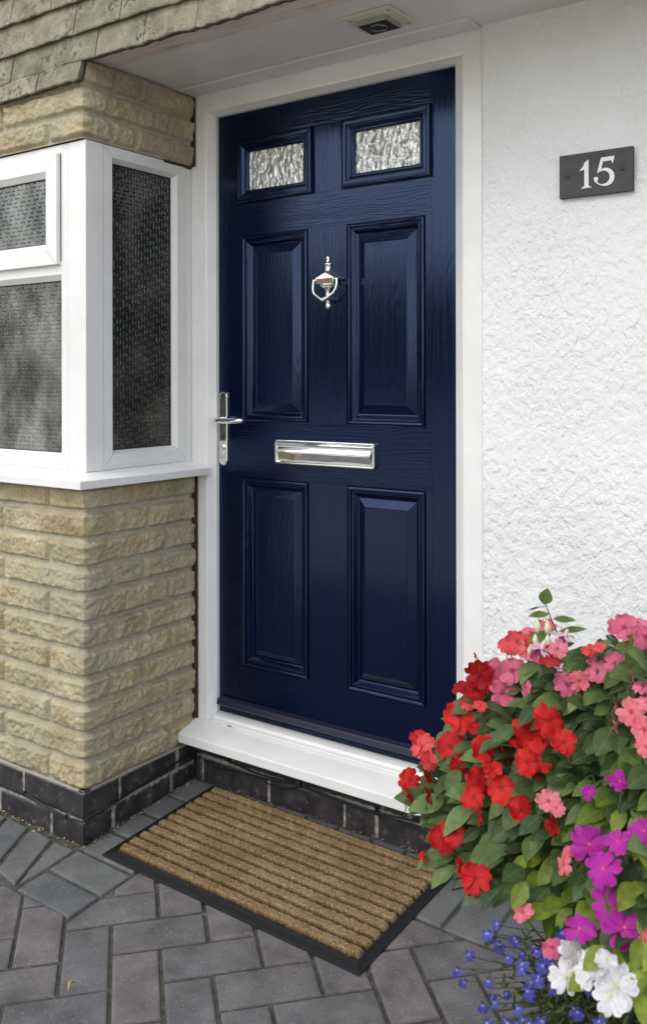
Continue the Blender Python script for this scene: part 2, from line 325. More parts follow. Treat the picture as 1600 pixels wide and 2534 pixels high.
nt.links.new(bt.outputs[0], b.inputs['Base Color'])
yard = m_.build('driveway', [M_drive]); tag(yard, kind='structure')
gm_ = MB(); gm_.add([(-60, -60, GZ(-3)-.02), (60, -60, GZ(-3)-.02), (60, -3.28, GZ(-3)-.02), (-60, -3.28, GZ(-3)-.02)], [(0, 1, 2, 3)])
M_bounce, nt, b = mat('pale_bounce_ground', (.5, .45, .37), .9); v = tc(nt); nt.links.new(ramp(nt, noi(nt, v, 30, 5, .7), [(.3, (.52, .46, .34)), (.7, (.72, .64, .50))]), b.inputs['Base Color'])
tag(gm_.build('bounce_forecourt', [M_bounce]), kind='structure')  # unseen pale ground, added to bounce fill light up under the overhang
# paving: herringbone blocks with a soldier course against the house, on joint sand
def clip(poly, a, bb, c):       # keep a*x+b*y<=c
    out = []
    for i in range(len(poly)):
        p, q = poly[i], poly[(i+1) % len(poly)]; dp = a*p[0]+bb*p[1]-c; dq = a*q[0]+bb*q[1]-c
        if dp <= 0: out.append(p)
        if dp*dq < 0: t = dp/(dp-dq); out.append((p[0]+(q[0]-p[0])*t, p[1]+(q[1]-p[1])*t))
    return out
def inset(poly, d):
    n = len(poly); out = []
    for i in range(n):
        p0, p1, p2 = (Vector(poly[i-1]), Vector(poly[i]), Vector(poly[(i+1) % n]))
        e1 = (p1-p0).normalized(); e2 = (p2-p1).normalized(); n1 = Vector((-e1.y, e1.x)); n2 = Vector((-e2.y, e2.x))
        k = 1+n1.dot(n2); out.append(tuple(p1 + (n1+n2)*(d/max(k, .3))))
    return out
def area(p): return .5*sum(p[i-1][0]*p[i][1]-p[i][0]*p[i-1][1] for i in range(len(p)))
pm = MB()
def block(poly, mi, rnd=random.Random(3)):
    if len(poly) < 3: return
    if area(poly) < 0: poly = poly[::-1]
    if area(poly) < .0004: return
    q = [p for i, p in enumerate(poly) if (Vector(p)-Vector(poly[i-1])).length > .004]
    if len(q) < 3: return
    dz = rnd.uniform(-.0012, .0012); tx, ty = rnd.uniform(-.01, .01), rnd.uniform(-.01, .01)
    cx = sum(p[0] for p in q)/len(q); cy = sum(p[1] for p in q)/len(q)
    g0 = inset(q, .0041 + rnd.uniform(-.0008, .0012)); g1 = inset(g0, .0018); g2 = inset(g0, .0055)
    if area(g2) < .0002: return
    z = lambda p, h: GZ(p[1]) + dz + h + (p[0]-cx)*tx + (p[1]-cy)*ty
    n = len(q); vs = [(p[0], p[1], z(p, -.014)) for p in g0] + [(p[0], p[1], z(p, -.0045)) for p in g0] + [(p[0], p[1], z(p, -.0012)) for p in g1] + [(p[0], p[1], z(p, 0)) for p in g2]
    fs = [(k*n+i, k*n+(i+1) % n, (k+1)*n+(i+1) % n, (k+1)*n+i) for k in range(3) for i in range(n)] + [tuple(3*n+i for i in range(n))]
    pm.add(vs, fs, mi=mi)
A0 = Vector((.306, -.613)); e1 = Vector((.0775, .0725)); e2 = Vector((.0775, -.0725))
YB, XB, YF = -.238, .208, -.645
def herr(P0, a, bn):
    pl = [P0, P0+e2*bn, P0+e1*a+e2*bn, P0+e1*a]; pl = [tuple(p) for p in pl]
    cx = sum(p[0] for p in pl)/4; cy = sum(p[1] for p in pl)/4
    if not (-1.6 < cx < 2.9 and -2.55 < cy < YB+.1): return
    if max(p[1] for p in pl) <= YF: block(pl, 0); return
    if cx > XB:
        block(clip(clip(pl, 0, 1, YB), -1, 0, -XB), 0); block(clip(clip(pl, 0, 1, YF), 1, 0, XB), 0)
    else:
        block(clip(pl, 0, 1, YF-.004*(cx < 0)), 0); block(clip(clip(clip(pl, 0, 1, YB), -1, 0, -XB), 0, -1, -YF), 0)
for i in range(-30, 31):
    for j in range(-16, 16):
        o = A0 + (e1+e2)*i + (e1*2-e2*2)*j
        herr(o, 2, 1); herr(o-e1, 1, 2)
# soldier blocks
for k, (ya, yb) in enumerate([(-.648, -.552), (-.55, -.45), (-.447, -.343), (-.341, -.232), (-.229, -.125), (-.122, -.006)]):
    sh = -.004*k*0; block([(-.002 if ya > -.44 else .0, ya), (XB-.002, ya-.006), (XB-.002, yb-.006), (-.002, yb)], 1)
for k in range(14):             # skewed blocks along the front of the bay wall
    ox = -.1035*k; block([(-.012+ox, -.636), (-.105+ox, -.447), (-.207+ox, -.440), (-.116+ox, -.628)] if k else [(-.012, -.640), (-.103, -.452), (-.207, -.440), (-.116, -.622)], 1)
block([(-.010, -.640), (-.002, -.560), (-.006, -.452), (-.098, -.452)], 1)
for k in range(26): x0 = .212+.1062*k; block([(x0, YB+.002), (x0+.1055, YB+.002), (x0+.1055, -.006), (x0, -.006)], 1)
paving = pm.build('paving', [M_pav, M_pavb]); tag(paving, kind='structure')
sm = MB(); nx, ny = 60, 40
sm.add([(-1.7+4.7*i/nx, -2.6+2.65*j/ny, GZ(-2.6+2.65*j/ny)-.0055+.002*N(i*.9, j*.9)) for j in range(ny+1) for i in range(nx+1)], [(j*(nx+1)+i, j*(nx+1)+i+1, (j+1)*(nx+1)+i+1, (j+1)*(nx+1)+i) for j in range(ny) for i in range(nx)])
sand = sm.build('joint_sand', [M_sand], smooth=True); tag(sand, kind='structure')

# ------------------------------------------------------------------ house
house = empty('house', (0, 0, 0))
tag(house, 'house front with navy door, white corner bay window, buff stone and white render', 'house')
# --- stonework of the bay: height field on an L-shaped path
XC, YC = -.014, -.419
rows_low = [.139, .2155, .290, .3653, .4373, .5106, .5851, .6621, .7324, .8073, .8832, .9500]
rows_up = [1.884, 1.953, 2.026, 2.100, 2.175]
def ret_joints(kind):  # distance from the corner along the return
    return [.125, .21] if kind == 0 else ([.31] if kind == 1 else [])
def stone_rows(zs, first, rj):
    out = []
    for i in range(len(zs)-1):
        k = (i+first) % 2; out.append((zs[i], zs[i+1], k, rj[i] if rj else ret_joints(k)))
    return out
ROWS = stone_rows(rows_low, 1, [[.31], [.09, .215], [.30], [.085, .205], [.315], [.10, .215], [.305], [.093, .21], [.30], [.10, .228], [.165]])
# rows from the bottom up: kinds on the front: 1 -> joint at .135, 0 -> joint at .345
ROWS += [(rows_up[0], rows_up[1], 1, [.092, .18]), (rows_up[1], rows_up[2], 0, [.315]), (rows_up[2], rows_up[3], 1, [.10, .195]), (rows_up[3], rows_up[4], 0, [.3])]
def hgt(face, s, z):
    for r in ROWS:
        if r[0] <= z <= r[1]: break
    else: return 0, 0
    z0, z1, k, rj = r
    js = [.135+.345*i if k == 1 else .345*i+(.335 if i else .335) for i in range(0, 6)] if face == 0 else rj
    if face == 0 and k == 0: js = [.335+.345*i for i in range(6)]
    lo, hi = -1, 99
    for j in js:
        jj = j
        if jj <= s: lo = jj
        elif jj > s: hi = jj; break
    sid = (hash((face, round(z0, 3), round(lo, 3))) % 1000)/100.0
    if lo < 0: sid = (hash((round(z0, 3), 7)) % 1000)/100.0
    wob = .0022*N(s*45, z*45, face*9) + .0016*N(s*130, z*130, 3)
    ds = min(s-lo, hi-s); top = .0045
    d = min(ds, z-z0, z1-z) - .0058 + wob
    if face == 1: d = min(d, .4205-s)
    mask = sstep((d+.0008)/.0016)
    tz = (z-z0)/(z1-z0)
    bulge = sstep(d/.0065)
    tilt = (.0080*math.sin(sid*7.1)-.005)*(.5-tz) + .004*math.sin(sid*3.3)*((s*7+sid) % 1-.5)*0
    body = .0140 + tilt + .0060*N(s*16, z*26, sid) + .0060*abs(N(s*34, z*46, sid*3)) + .0040*N(s*85, z*90, sid*2) + .0018*N(s*190, z*190, 1)
    return max(-.0015, bulge*body*.88 + .0008*N(s*90, z*90, 8)), mask
def sgrid(s_max, fine, coarse_to):
    ss = [0]; 
    while ss[-1] < fine: ss.append(ss[-1]+.0032)
    while ss[-1] < coarse_to: ss.append(ss[-1]+.012)
    return ss
for (za, zb) in ((.139, .950), (1.884, 2.100)):
    sm = MB()
    nz = int((zb-za)/.0032)+1; zz = [za+(zb-za)*i/(nz-1) for i in range(nz)]
    for face in (0, 1):
        ss = sgrid(0, .46, 1.7) if face == 0 else [.418*i/130 for i in range(131)]
        vs, at = [], []
        for z in zz:
            hf0, hr0 = hgt(0, 0, z)[0], hgt(1, 0, z)[0]; rnd = .004
            for s in ss:
                h, mk = hgt(face, s, z); w = max(0, 1-s/.015)
                h -= rnd*max(0, 1-s/.012)**2
                if face == 0: vs.append((XC - s + (hr0-rnd)*w, YC - h, z))
                else: vs.append((XC + h, YC + s - (hf0-rnd)*w, z))
                at.append(mk)
        n = len(ss)
        fs = [(j*n+i, j*n+i+1, (j+1)*n+i+1, (j+1)*n+i) for j in range(nz-1) for i in range(n-1)]
        if face == 0: fs = [f[::-1] for f in fs if vs[f[2]][2] < 2.058]
        sm.add(vs, fs, at=at)
        # return the far end of the return wall round to the back
        if face == 1:
            vv = [vs[j*n+n-1] for j in range(nz)]; sm.add([p for q in vv for p in (q, (XC-.02, q[1]+.003, q[2]))], [(2*j, 2*j+1, 2*j+3, 2*j+2) for j in range(nz-1)], at=[1.0]*(2*nz))
    stone = sm.build('stone_wall', [M_stone], house, smooth=True, attr=True)
    stone['label'] = 'rough split faced buff stone courses %s the bay window' % ('below' if za < 1 else 'above')
core = MB(); core.box(-1.7, XC-.004, YC+.004, -.003, .1, .958); core.box(-1.7, XC-.004, YC+.004, -.003, 1.8865, 2.098); core.box(-1.7, -1.2, -.40, -.02, .958, 1.884)
core.build('inner_wall', [M_sealant], house)
# brown strip between stone and door frame
for bx_ in ((XC-.012, .0105, -.0042, -.0012, .196, .945), (XC-.012, .0045, -.0050, -.0012, 1.884, 2.094), (XC-.03, -.0115, -.12, -.0025, 1.877, 1.8865)):
    sl = MB(); sl.box(*bx_); sl.build('sealant_strip', [M_sealant], house, bevel=.002)
# --- brick plinth
def plinth(name, faces):
    pb = MB()
    for (org, ax, nrm, L, courses, zf) in faces:
        org = Vector(org); ax = Vector(ax); nrm = Vector(nrm)
        nn = int(L/.004)+1; nz = 40; vs, at = [], []
        for j in range(nz):
            for i in range(nn):
                s = L*i/(nn-1); zb = zf(s)[0]; zt = zf(s)[1]; z = zb+(zt-zb)*j/(nz-1)
                hh, mk = 0, 0
                for (fa, fb, js) in courses:
                    a = zb+(zt-zb)*fa; b2 = zb+(zt-zb)*fb
                    if a <= z <= b2:
                        lo, hi = -9, 9
                        for q in js:
                            if q <= s: lo = q
                            else: hi = q; break
                        dd = min(s-lo, hi-s, z-a, b2-z) - .0045 + .0012*N(s*70, z*70, 2)
                        mk = sstep((dd+.0006)/.0012); hh = .004*sstep(dd/.003)
                        if lo > -9 or True: hh += .0012*math.sin(lo*37+a*90)*(dd > 0)
                p = org + ax*s + nrm*(hh-.004) ; vs.append((p.x, p.y, z)); at.append(mk)
        fs = [(j*nn+i, j*nn+i+1, (j+1)*nn+i+1, (j+1)*nn+i) for j in range(nz-1) for i in range(nn-1)]
        if ax.cross(Vector((0, 0, 1))).dot(nrm) < 0: fs = [f[::-1] for f in fs]
        pb.add(vs, fs, at=at)
    return pb.build(name, [M_eng], house, smooth=True, attr=True)
PX, PY = -.006, -.430
pl = plinth('brick_plinth', [
    ((PX-1.6, PY, 0), (1, 0, 0), (0, -1, 0), 1.6, [(0, .5, [.1+.228*i for i in range(8)]), (.5, 1.0, [1.6-.255-.228*3+.228*i for i in range(4)])], lambda s: (-.02, .139)),
    ((PX, PY, 0), (0, 1, 0), (1, 0, 0), .43, [(0, .52, [.105, .33]), (.52, 1.0, [.13, .355])], lambda s: (-.02+.07*s, .139)),
    ((0, .0, 0), (1, 0, 0), (0, -1, 0), 2.8, [(0, .56, [.025, .278, .538, .640, .86, 1.08, 1.3, 1.52, 1.74, 1.96, 2.2, 2.4, 2.6]), (.56, 1.0, [.144, .40, .657, .741, .96, 1.2, 1.4, 1.62, 1.84, 2.06, 2.3, 2.5])], lambda s: (.012, .168))])
pl['label'] = 'dark engineering brick plinth under stone and door sill'
# ledge mortar on top of the plinth
lm = MB(); lm.box(-1.6, PX-.002, PY+.002, -.40, .134, .1415); lm.box(-.03, PX-.002, PY+.002, -.002, .134, .1415)
lm.build('mortar_bed', [mat('mortar', (.36, .34, .29), .95)[0]], house, bevel=.002)
# --- rendered wall right of the door
XR = .949
wb = MB(); nx, nz = 200, 190
vs = []
for j in range(nz+1):
    for i in range(nx+1):
        x = XR + 2.35*(i/nx)**1.25; z = .168 + 2.0*j/nz
        h = .0007*sstep(.5+1.6*N(x*34, z*32, 4)) + .0009*N(x*9, z*7, 2) + .003*N(x*2, z*2, 1)
        vs.append((x, -.006-h if i else -.004, z))
wb.add(vs, [(j*(nx+1)+i, j*(nx+1)+i+1, (j+1)*(nx+1)+i+1, (j+1)*(nx+1)+i) for j in range(nz) for i in range(nx)])
wb.add([(XR, -.004, .168), (XR, .2, .168), (XR, .2, 2.168), (XR, -.004, 2.168)], [(0, 1, 2, 3)])
rw = wb.build('rendered_wall', [M_render], house, smooth=True); rw['label'] = 'rough white rendered wall beside the door'
bk = MB(); bk.box(-1.7, 3.3, .10, .16, .0, 3.4); bk.build('back_wall', [M_sealant], house)
# --- overhang: soffit, edge board, trim, tile-hung wall
so = MB(); so.box(-.012, 3.3, -.318, .0995, 2.100, 2.110); so.build('soffit', [M_soffit], house)
tb = MB(); tb.box(-.012, 3.3, -.427, -.319, 2.096, 2.116); tb.build('edge_board', [M_timber], house, bevel=.002)
tr = MB(); tr.prism([(.002, -.075, 2.0995), (.002, -.070, 2.0955), (.002, -.004, 2.0955), (.002, -.004, 2.0995)], (.944, 0, 0)); tr.build('cover_trim', [M_soffit], house, bevel=.001)
ti = MB()
def tile(x0, x1, zb, zt, yb, yt, th, rnd):
    w = x1-x0; n = 9; vs, at = [], []
    sag = rnd.uniform(-.002, .002); tilt = rnd.uniform(-.0025, .0025); out = rnd.uniform(-.002, .002)
    for jj, t in enumerate((0, .04, .5, 1)):
        for i in range(n+1):
            f = i/n; chip = (.0026*N(x0*50+f*9, zb*30, 5) if t == 0 else 0)
            vs.append((x0+w*f, yb+out+(yt-yb)*t + (.002 if t == 0 else 0) - .0018*math.sin(PI*f), zb+(zt-zb)*t + tilt*(f-.5) + chip*1.5+sag*math.sin(PI*f))); at.append(0.0)
    k = len(vs)
    for i in range(n+1):                     # underside, back edge
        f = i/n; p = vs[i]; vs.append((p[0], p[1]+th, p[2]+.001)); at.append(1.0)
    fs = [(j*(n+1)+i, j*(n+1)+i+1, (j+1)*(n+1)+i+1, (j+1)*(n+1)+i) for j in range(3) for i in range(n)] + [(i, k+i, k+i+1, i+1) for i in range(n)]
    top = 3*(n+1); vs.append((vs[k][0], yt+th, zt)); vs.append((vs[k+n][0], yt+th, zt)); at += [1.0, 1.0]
    fs += [(0, n+1, 2*(n+1), top, len(vs)-2, k), (n, k+n, len(vs)-1, top+n, 2*(n+1)+n, n+1+n)]
    ti.add(vs, fs, at=at)
rt = random.Random(5); P = .1765
edges = [(2.0275, 0), (2.0795, 1), (2.1565, 2), (2.2435, 3)] + [(2.2435+.085*i, 3+i) for i in range(1, 12)]
offs = {0: .002, 1: .0565, 2: -.028}
for zb, k in edges:
    off = offs.get(k, .0565 if k % 2 else -.028); yb = -.4545 if k == 0 else -.441
    i0 = -9 if k == 0 else -10; i1 = 0 if k == 0 else 18
    for i in range(i0, i1):
        x0 = off+P*i + .0008; x1 = off+P*(i+1)-.0012
        if k == 0: x0 += .005; x1 += .002
        zt = zb + (.092 if k else .060); tile(x0, x1, zb+rt.uniform(-.0012, .0012), zt, yb, yb+.0165, .019, rt)
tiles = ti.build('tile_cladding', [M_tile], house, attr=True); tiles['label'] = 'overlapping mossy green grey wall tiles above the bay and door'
bb = MB(); bb.box(-1.8, 3.3, -.410, -.35, 2.118, 3.2); bb.build('cladding_backing', [M_sealant], house)

# ------------------------------------------------------------------ mitred loops
def loops(mb, corners, prof, tf, mi=0, gap=0.0, skip=()):
    """corners (x0,x1,z0,z1); prof list of (inset, depth) or ((l,r,b,t) insets, depth); tf(a, depth, z)->point."""
    x0, x1, z0, z1 = corners
    R = []
    for ins, dp in prof:
        l, r, bo, t = ins if isinstance(ins, tuple) else (ins,)*4
        R.append(([(x0+l, z0+bo), (x1-r, z0+bo), (x1-r, z1-t), (x0+l, z1-t)], dp))
    for side in range(4):
        if side in skip: continue
        vs, uvs = [], []
        for pts, dp in R:
            a = Vector(pts[side]); c = Vector(pts[(side+1) % 4])
            if gap: e = (c-a).normalized(); a = a+e*gap; c = c-e*gap
            for p in (a, c):
                vs.append(tf(p.x, dp, p.y)); uvs.append((p.x, p.y+.37*side) if side in (0, 2) else (p.y, p.x+.53*side))
        fs = [(2*i, 2*i+1, 2*i+3, 2*i+2) for i in range(len(R)-1)]
        mb.add(vs, fs, uvs, mi)
tfF = lambda y0: (lambda x, d, z: Vector((x, y0+d, z)))            # faces -y
tfR = lambda x0: (lambda y, d, z: Vector((x0-d, y, z)))            # faces +x

# ------------------------------------------------------------------ door frame, sill, threshold
fr = MB(); FZ = .2107
prof = [((0, 0, 0, 0), .06), ((0, 0, 0, 0), .001), ((.001, .001, 0, .001), 0), ((.041, .049, 0, .0525), 0), ((.0455, .0535, 0, .057), .0015), ((.0605, .0845, 0, .068), .026), ((.0612, .0852, 0, .0688), .044)]
loops(fr, (0.0008, .947, FZ, 2.0995), prof, tfF(0), skip=(0,), gap=0)
fr.box(-.030, .0009, .0012, .06, FZ, 2.0985); frame = fr.build('door_frame', [M_upvc], house); frame['label'] = 'white door frame around the navy door'
th = MB(); th.prism([(.0, -.004, .1965), (.0, -.004, .205), (.0, .010, .212), (.0, .012, .2255), (.0, .034, .2305), (.0, .09, .2305), (.0, .09, .1965)][::-1], (.0, 0, 0)) if False else None
pr = [(-.004, .2110), (-.004, .2175), (.009, .2195), (.0105, .2265), (.032, .2305), (.088, .2305), (.088, .2110)]
vs = [(x, y, z) for x in (.0625, .8610) for y, z in pr]; n = len(pr)
th.add(vs, [(i, (i+1) % n, n+(i+1) % n, n+i) for i in range(n)] + [tuple(range(n-1, -1, -1)), tuple(range(n, 2*n))])
tho = th.build('threshold', [M_upvc], house, bevel=.0012)
for x in (.128, .80): sg = MB(); sg.box(x, x+.018, -.0046, -.0036, .2125, .2150); sg.build('drain_slot', [M_upvc_line], tho)
ds = MB(); ds.add([(x, y, z) for x in (.0, 1.02) for y, z in ((-.076, .1585), (-.078, .161), (-.078, .1855), (-.074, .1885), (-.004, .2103), (.05, .2103), (.05, .170), (-.06, .170), (-.06, .1585))],
    [(i, (i+1) % 9, 9+(i+1) % 9, 9+i) for i in range(9)] + [tuple(range(8, -1, -1)), tuple(range(9, 18))])
ds.build('door_sill', [M_upvc], house, bevel=.0012)

# ------------------------------------------------------------------ front door
YD = .037
door = empty('front_door', (.46, YD, .23)); door.parent = house
door['label'] = 'navy blue six panel door with two small obscured panes'
DX0, DX1, DZ0, DZ1 = .062, .8615, .2335, 2.0305
pan = []   # (x0,x1,z0,z1,type)
XA, XBb, XCc, XDd = .1533, .3966, .5261, .7705
for (xa, xb) in ((XA, XBb), (XCc, XDd)):
    pan.append((xa, xb, .3845, .9467, 'p')); pan.append((xa, xb, 1.1099, 1.6626, 'p'))
pan.append((.1378, .4131, 1.7613, 1.9488, 'g')); pan.append((.5134, .7887, 1.7613, 1.9488, 'g'))
sl = MB()
def quad(mb, x0, x1, z0, z1, along, y=YD):
    if x1-x0 < 1e-5 or z1-z0 < 1e-5: return
    g = .0003; vs = [(x0+g, y, z0+g), (x1-g, y, z0+g), (x1-g, y, z1-g), (x0+g, y, z1-g)]
    o = (x0*3.1+z0*1.7) % 5
    uv = [((p[2], p[0]+o) if along == 'z' else (p[0], p[2]+o)) for p in vs]; mb.add(vs, [(0, 1, 2, 3)], uv)
SX0, SX1 = .1378, .7887   # stiles
quad(sl, DX0, SX0, DZ0, DZ1, 'z'); quad(sl, SX1, DX1, DZ0, DZ1, 'z')
for (z0, z1) in ((DZ0, .3845), (.9467, 1.1099), (1.6626, 1.7613), (1.9488, DZ1)): quad(sl, SX0, SX1, z0, z1, 'x')
for (z0, z1) in ((.3845, .9467), (1.1099, 1.6626)):
    quad(sl, XBb, XCc, z0, z1, 'z'); quad(sl, SX0, XA, z0, z1, 'z'); quad(sl, XDd, SX1, z0, z1, 'z')
quad(sl, .4131, .5134, 1.7613, 1.9488, 'z')
sl.add([(DX0, YD, DZ0), (DX1, YD, DZ0), (DX1, .085, DZ0), (DX0, .085, DZ0), (DX0, YD, DZ1), (DX1, YD, DZ1), (DX1, .085, DZ1), (DX0, .085, DZ1)], [(0, 3, 2, 1), (0, 4, 7, 3), (1, 2, 6, 5), (4, 5, 6, 7)])
sl.add([(DX0, .0375+.0005, DZ0), (DX1, .0375+.0005, DZ0), (DX1, .0375+.0005, DZ1), (DX0, .0375+.0005, DZ1)], [])
leafo = sl.build('door_leaf', [M_door], door)
leafo.parent = door; leafo.matrix_parent_inverse = Matrix.Translation(-Vector((.46, YD, .23)))
def dpart(o): o.matrix_parent_inverse = Matrix.Translation(-Vector((.46, YD, .23))); return o
for (x0, x1, z0, z1, t) in pan:
    pb = MB()
    if t == 'p':
        pr = [(0, 0), (.001, .0025), (.0028, .0028), (.0040, -.0030), (.0085, -.0045), (.0120, -.0030), (.0135, .0012), (.0155, .0012), (.0170, -.0010), (.0205, -.0005), (.0245, .0040), (.0290, .0100), (.0325, .0112), (.0335, .0105), (.0560, .0020), (.0572, .0005), (.0582, .0005)]
        loops(pb, (x0, x1, z0, z1), pr, tfF(YD)); i = .0582
        vs = [(x0+i, YD+.0005, z0+i), (x1-i, YD+.0005, z0+i), (x1-i, YD+.0005, z1-i), (x0+i, YD+.0005, z1-i)]
        pb.add(vs, [(0, 1, 2, 3)], [(p[2], p[0]+z0) for p in vs])
        dpart(pb.build('door_panel', [M_door], door))
    else:
        pr = [(0, .004), (0, -.0105), (.0015, -.0125), (.0060, -.0130), (.0068, -.0105), (.0085, -.0105), (.0095, -.0125), (.0165, -.0120), (.0185, -.0080), (.0205, -.0080), (.0290, -.0030), (.0300, .0000), (.0330, .0000), (.0372, .0040), (.0378, .012)]
        loops(pb, (x0, x1, z0, z1), pr, tfF(YD)); gb = dpart(pb.build('pane_surround', [M_door], door))
        gm = MB(); i = .037; gm.add([(x0+i, YD+.0095, z0+i), (x1-i, YD+.0095, z0+i), (x1-i, YD+.0095, z1-i), (x0+i, YD+.0095, z1-i)], [(0, 1, 2, 3)])
        dpart(gm.build('glass_pane', [M_obs], door))
wbm = MB(); pr = [(YD-.001, .254), (YD-.018, .2565), (YD-.024, .262), (YD-.020, .276), (YD-.006, .2815), (YD-.001, .2815)]; n = len(pr)
wbm.add([(x, y, z) for x in (.070, .854) for y, z in pr], [(i, n+i, n+(i+1) % n, (i+1) % n) for i in range(n)] + [tuple(range(n)), tuple(range(2*n-1, n-1, -1))])
dpart(wbm.build('weather_bar', [M_bar], door, bevel=.0015))
# knocker
KX = .4645
kn = MB()
prof = [(0, 1.4320), (.0035, 1.4325), (.0058, 1.437), (.0062, 1.443), (.0048, 1.449), (.0034, 1.455), (.0045, 1.459), (.0078, 1.462), (.0085, 1.466), (.0060, 1.470), (.0066, 1.475), (.0072, 1.482), (.0088, 1.4835), (.0092, 1.4865), (.0125, 1.4885), (.0185, 1.492), (.0222, 1.499), (.0232, 1.508), (.0222, 1.517), (.0190, 1.525), (.0145, 1.532), (.0095, 1.537), (.0070, 1.543), (.0080, 1.551), (.0085, 1.555), (.0110, 1.5565), (.0112, 1.559), (.0070, 1.5612), (.0045, 1.564), (.0038, 1.569), (.0050, 1.574), (.0046, 1.578), (0, 1.5805)]
kn.lathe([(r*1.22, z) for r, z in prof], (KX, YD-.002, 0), 24, sy=.68)
knock = dpart(kn.build('door_knocker', [M_chrome], door, smooth=True)); 
ar = MB()
def hp(x, z, y): return Vector((KX+.0075+x*.97, y+.003, z))
ar.prism([hp(-.0315, 1.502, .006), hp(.0285, 1.502, .006), hp(.0285, 1.5175, .006), hp(0, 1.531, .006), hp(-.0315, 1.5175, .006)], (0, .022, 0))
path = [(-.041, 1.513, .010), (-.0425, 1.500, .009), (-.0415, 1.484, .007), (-.036, 1.474, .005), (-.020, 1.464, .003), (-.003, 1.456, .002), (.013, 1.463, .003), (.030, 1.474, .005), (.037, 1.486, .007), (.039, 1.500, .009), (.0385, 1.513, .010)]
ar.tube([hp(x, z, y) for x, z, y in path], [.0032, .0032, .0034, .0038, .0050, .0072, .0050, .0038, .0034, .0032, .0032], 10)
ar.tube([hp(-.044, 1.513, .012), hp(.042, 1.513, .012)], .0032, 10)
ar.tube([hp(-.003, 1.458, .002), hp(-.002, 1.460, YD)], .004, 8)
o = ar.build('swing_handle', [M_chrome], knock, smooth=False, bevel=.0008)
bp_ = MB(); bp_.prism([hp(-.0285, 1.504, .0052), hp(.0255, 1.504, .0052), hp(.0255, 1.5155, .0052), hp(-.0285, 1.5155, .0052)], (0, .001, 0)); bp_.build('name_plate', [M_brown], knock)
# letterbox
def rrect(x0, x1, z0, z1, r, n=5):
    out = []
    for cx, cz, a in ((x1-r, z0+r, -PI/2), (x1-r, z1-r, 0), (x0+r, z1-r, PI/2), (x0+r, z0+r, PI)):
        out += [(cx+r*math.cos(a+PI/2*i/n), cz+r*math.sin(a+PI/2*i/n)) for i in range(n+1)]
    return out
def rloft(mb, spec):   # list of (x0,x1,z0,z1,r,y)
    L = [[(x, s[5], z) for x, z in rrect(*s[:5])] for s in spec]; n = len(L[0])
    mb.add([p for l in L for p in l], [(k*n+i, k*n+(i+1) % n, (k+1)*n+(i+1) % n, (k+1)*n+i) for k in range(len(L)-1) for i in range(n)])
    mb.add(L[-1], [tuple(range(n))])
LX0, LX1, LZ0, LZ1 = .285, .6215, .9945, 1.0650
lb = MB(); rloft(lb, [(LX0, LX1, LZ0, LZ1, .007, YD), (LX0, LX1, LZ0, LZ1, .007, .026), (LX0+.0015, LX1-.0015, LZ0+.0015, LZ1-.0015, .006, .0235), (LX0+.006, LX1-.006, LZ0+.006, LZ1-.006, .003, .0230), (LX0+.009, LX1-.009, LZ0+.008, LZ1-.008, .002, .0260)])
lbo = dpart(lb.build('letterbox', [M_chrome], door, smooth=False, bevel=.0008))
fl = MB(); n = 12; vs = []
for k in range(n+1):
    t = k/n; z = LZ0+.0085+(LZ1-LZ0-.0275)*t; y = .0272 - .0062*min(1, t/.62) + .0060*max(0, (t-.62)/.38)**1.5
    vs += [(LX0+.012+ (LX1-LX0-.024)*i/16, y+.0006*N(i*.5, t*3), z) for i in range(17)]
fl.add(vs, [(k*17+i, k*17+i+1, (k+1)*17+i+1, (k+1)*17+i) for k in range(n) for i in range(16)])
fl.build('flap', [M_chrome], lbo, smooth=True)
hb = MB(); hb.tube([(LX0+.011, .0235, LZ1-.0125), (LX1-.011, .0235, LZ1-.0125)], .0052, 14); hb.build('hinge_bar', [M_chrome], lbo, smooth=True)
# handle
hd = MB(); rloft(hd, [(.068, .099, .977, 1.200, .0152, YD), (.068, .099, .977, 1.200, .0152, .031), (.0695, .0975, .9785, 1.1985, .0139, .0290), (.0715, .0955, .9805, 1.1965, .0119, .0287)])
hdo = dpart(hd.build('door_handle', [M_chrome], door, smooth=False)); 
lv = MB(); c0 = Vector((.0845, .029, 1.116))
lv.tube([c0, c0+Vector((0, -.012, 0)), c0+Vector((.0005, -.030, 0)), c0+Vector((.004, -.040, 0)), c0+Vector((.012, -.0455, 0)), c0+Vector((.03, -.047, -.0005)), c0+Vector((.06, -.046, -.001)), c0+Vector((.09, -.044, -.0005)), c0+Vector((.108, -.042, .001)), c0+Vector((.113, -.0415, .0015))],
        [.010, .0085, .0085, .0087, .0087, .0088, .0085, .0080, .0070, .0035], 16)
lv.build('lever', [M_chrome], hdo, smooth=True)
ck = MB(); ck.lathe([(0, 0), (.0078, 0), (.0082, .002), (.0082, .006)], (0, 0, 0), 20)
ck.v = [(.0835+x, .0288-(.006-z), 1.033+y) for x, y, z in ck.v]
ck.box(.0812, .0858, .0235, .029, 1.0135, 1.030)
ck.build('lock_cylinder', [M_chrome], hdo, bevel=.0006)
kh = MB(); kh.box(.0829, .0841, .0222, .0227, 1.029, 1.037); kh.build('keyhole', [M_black], hdo)

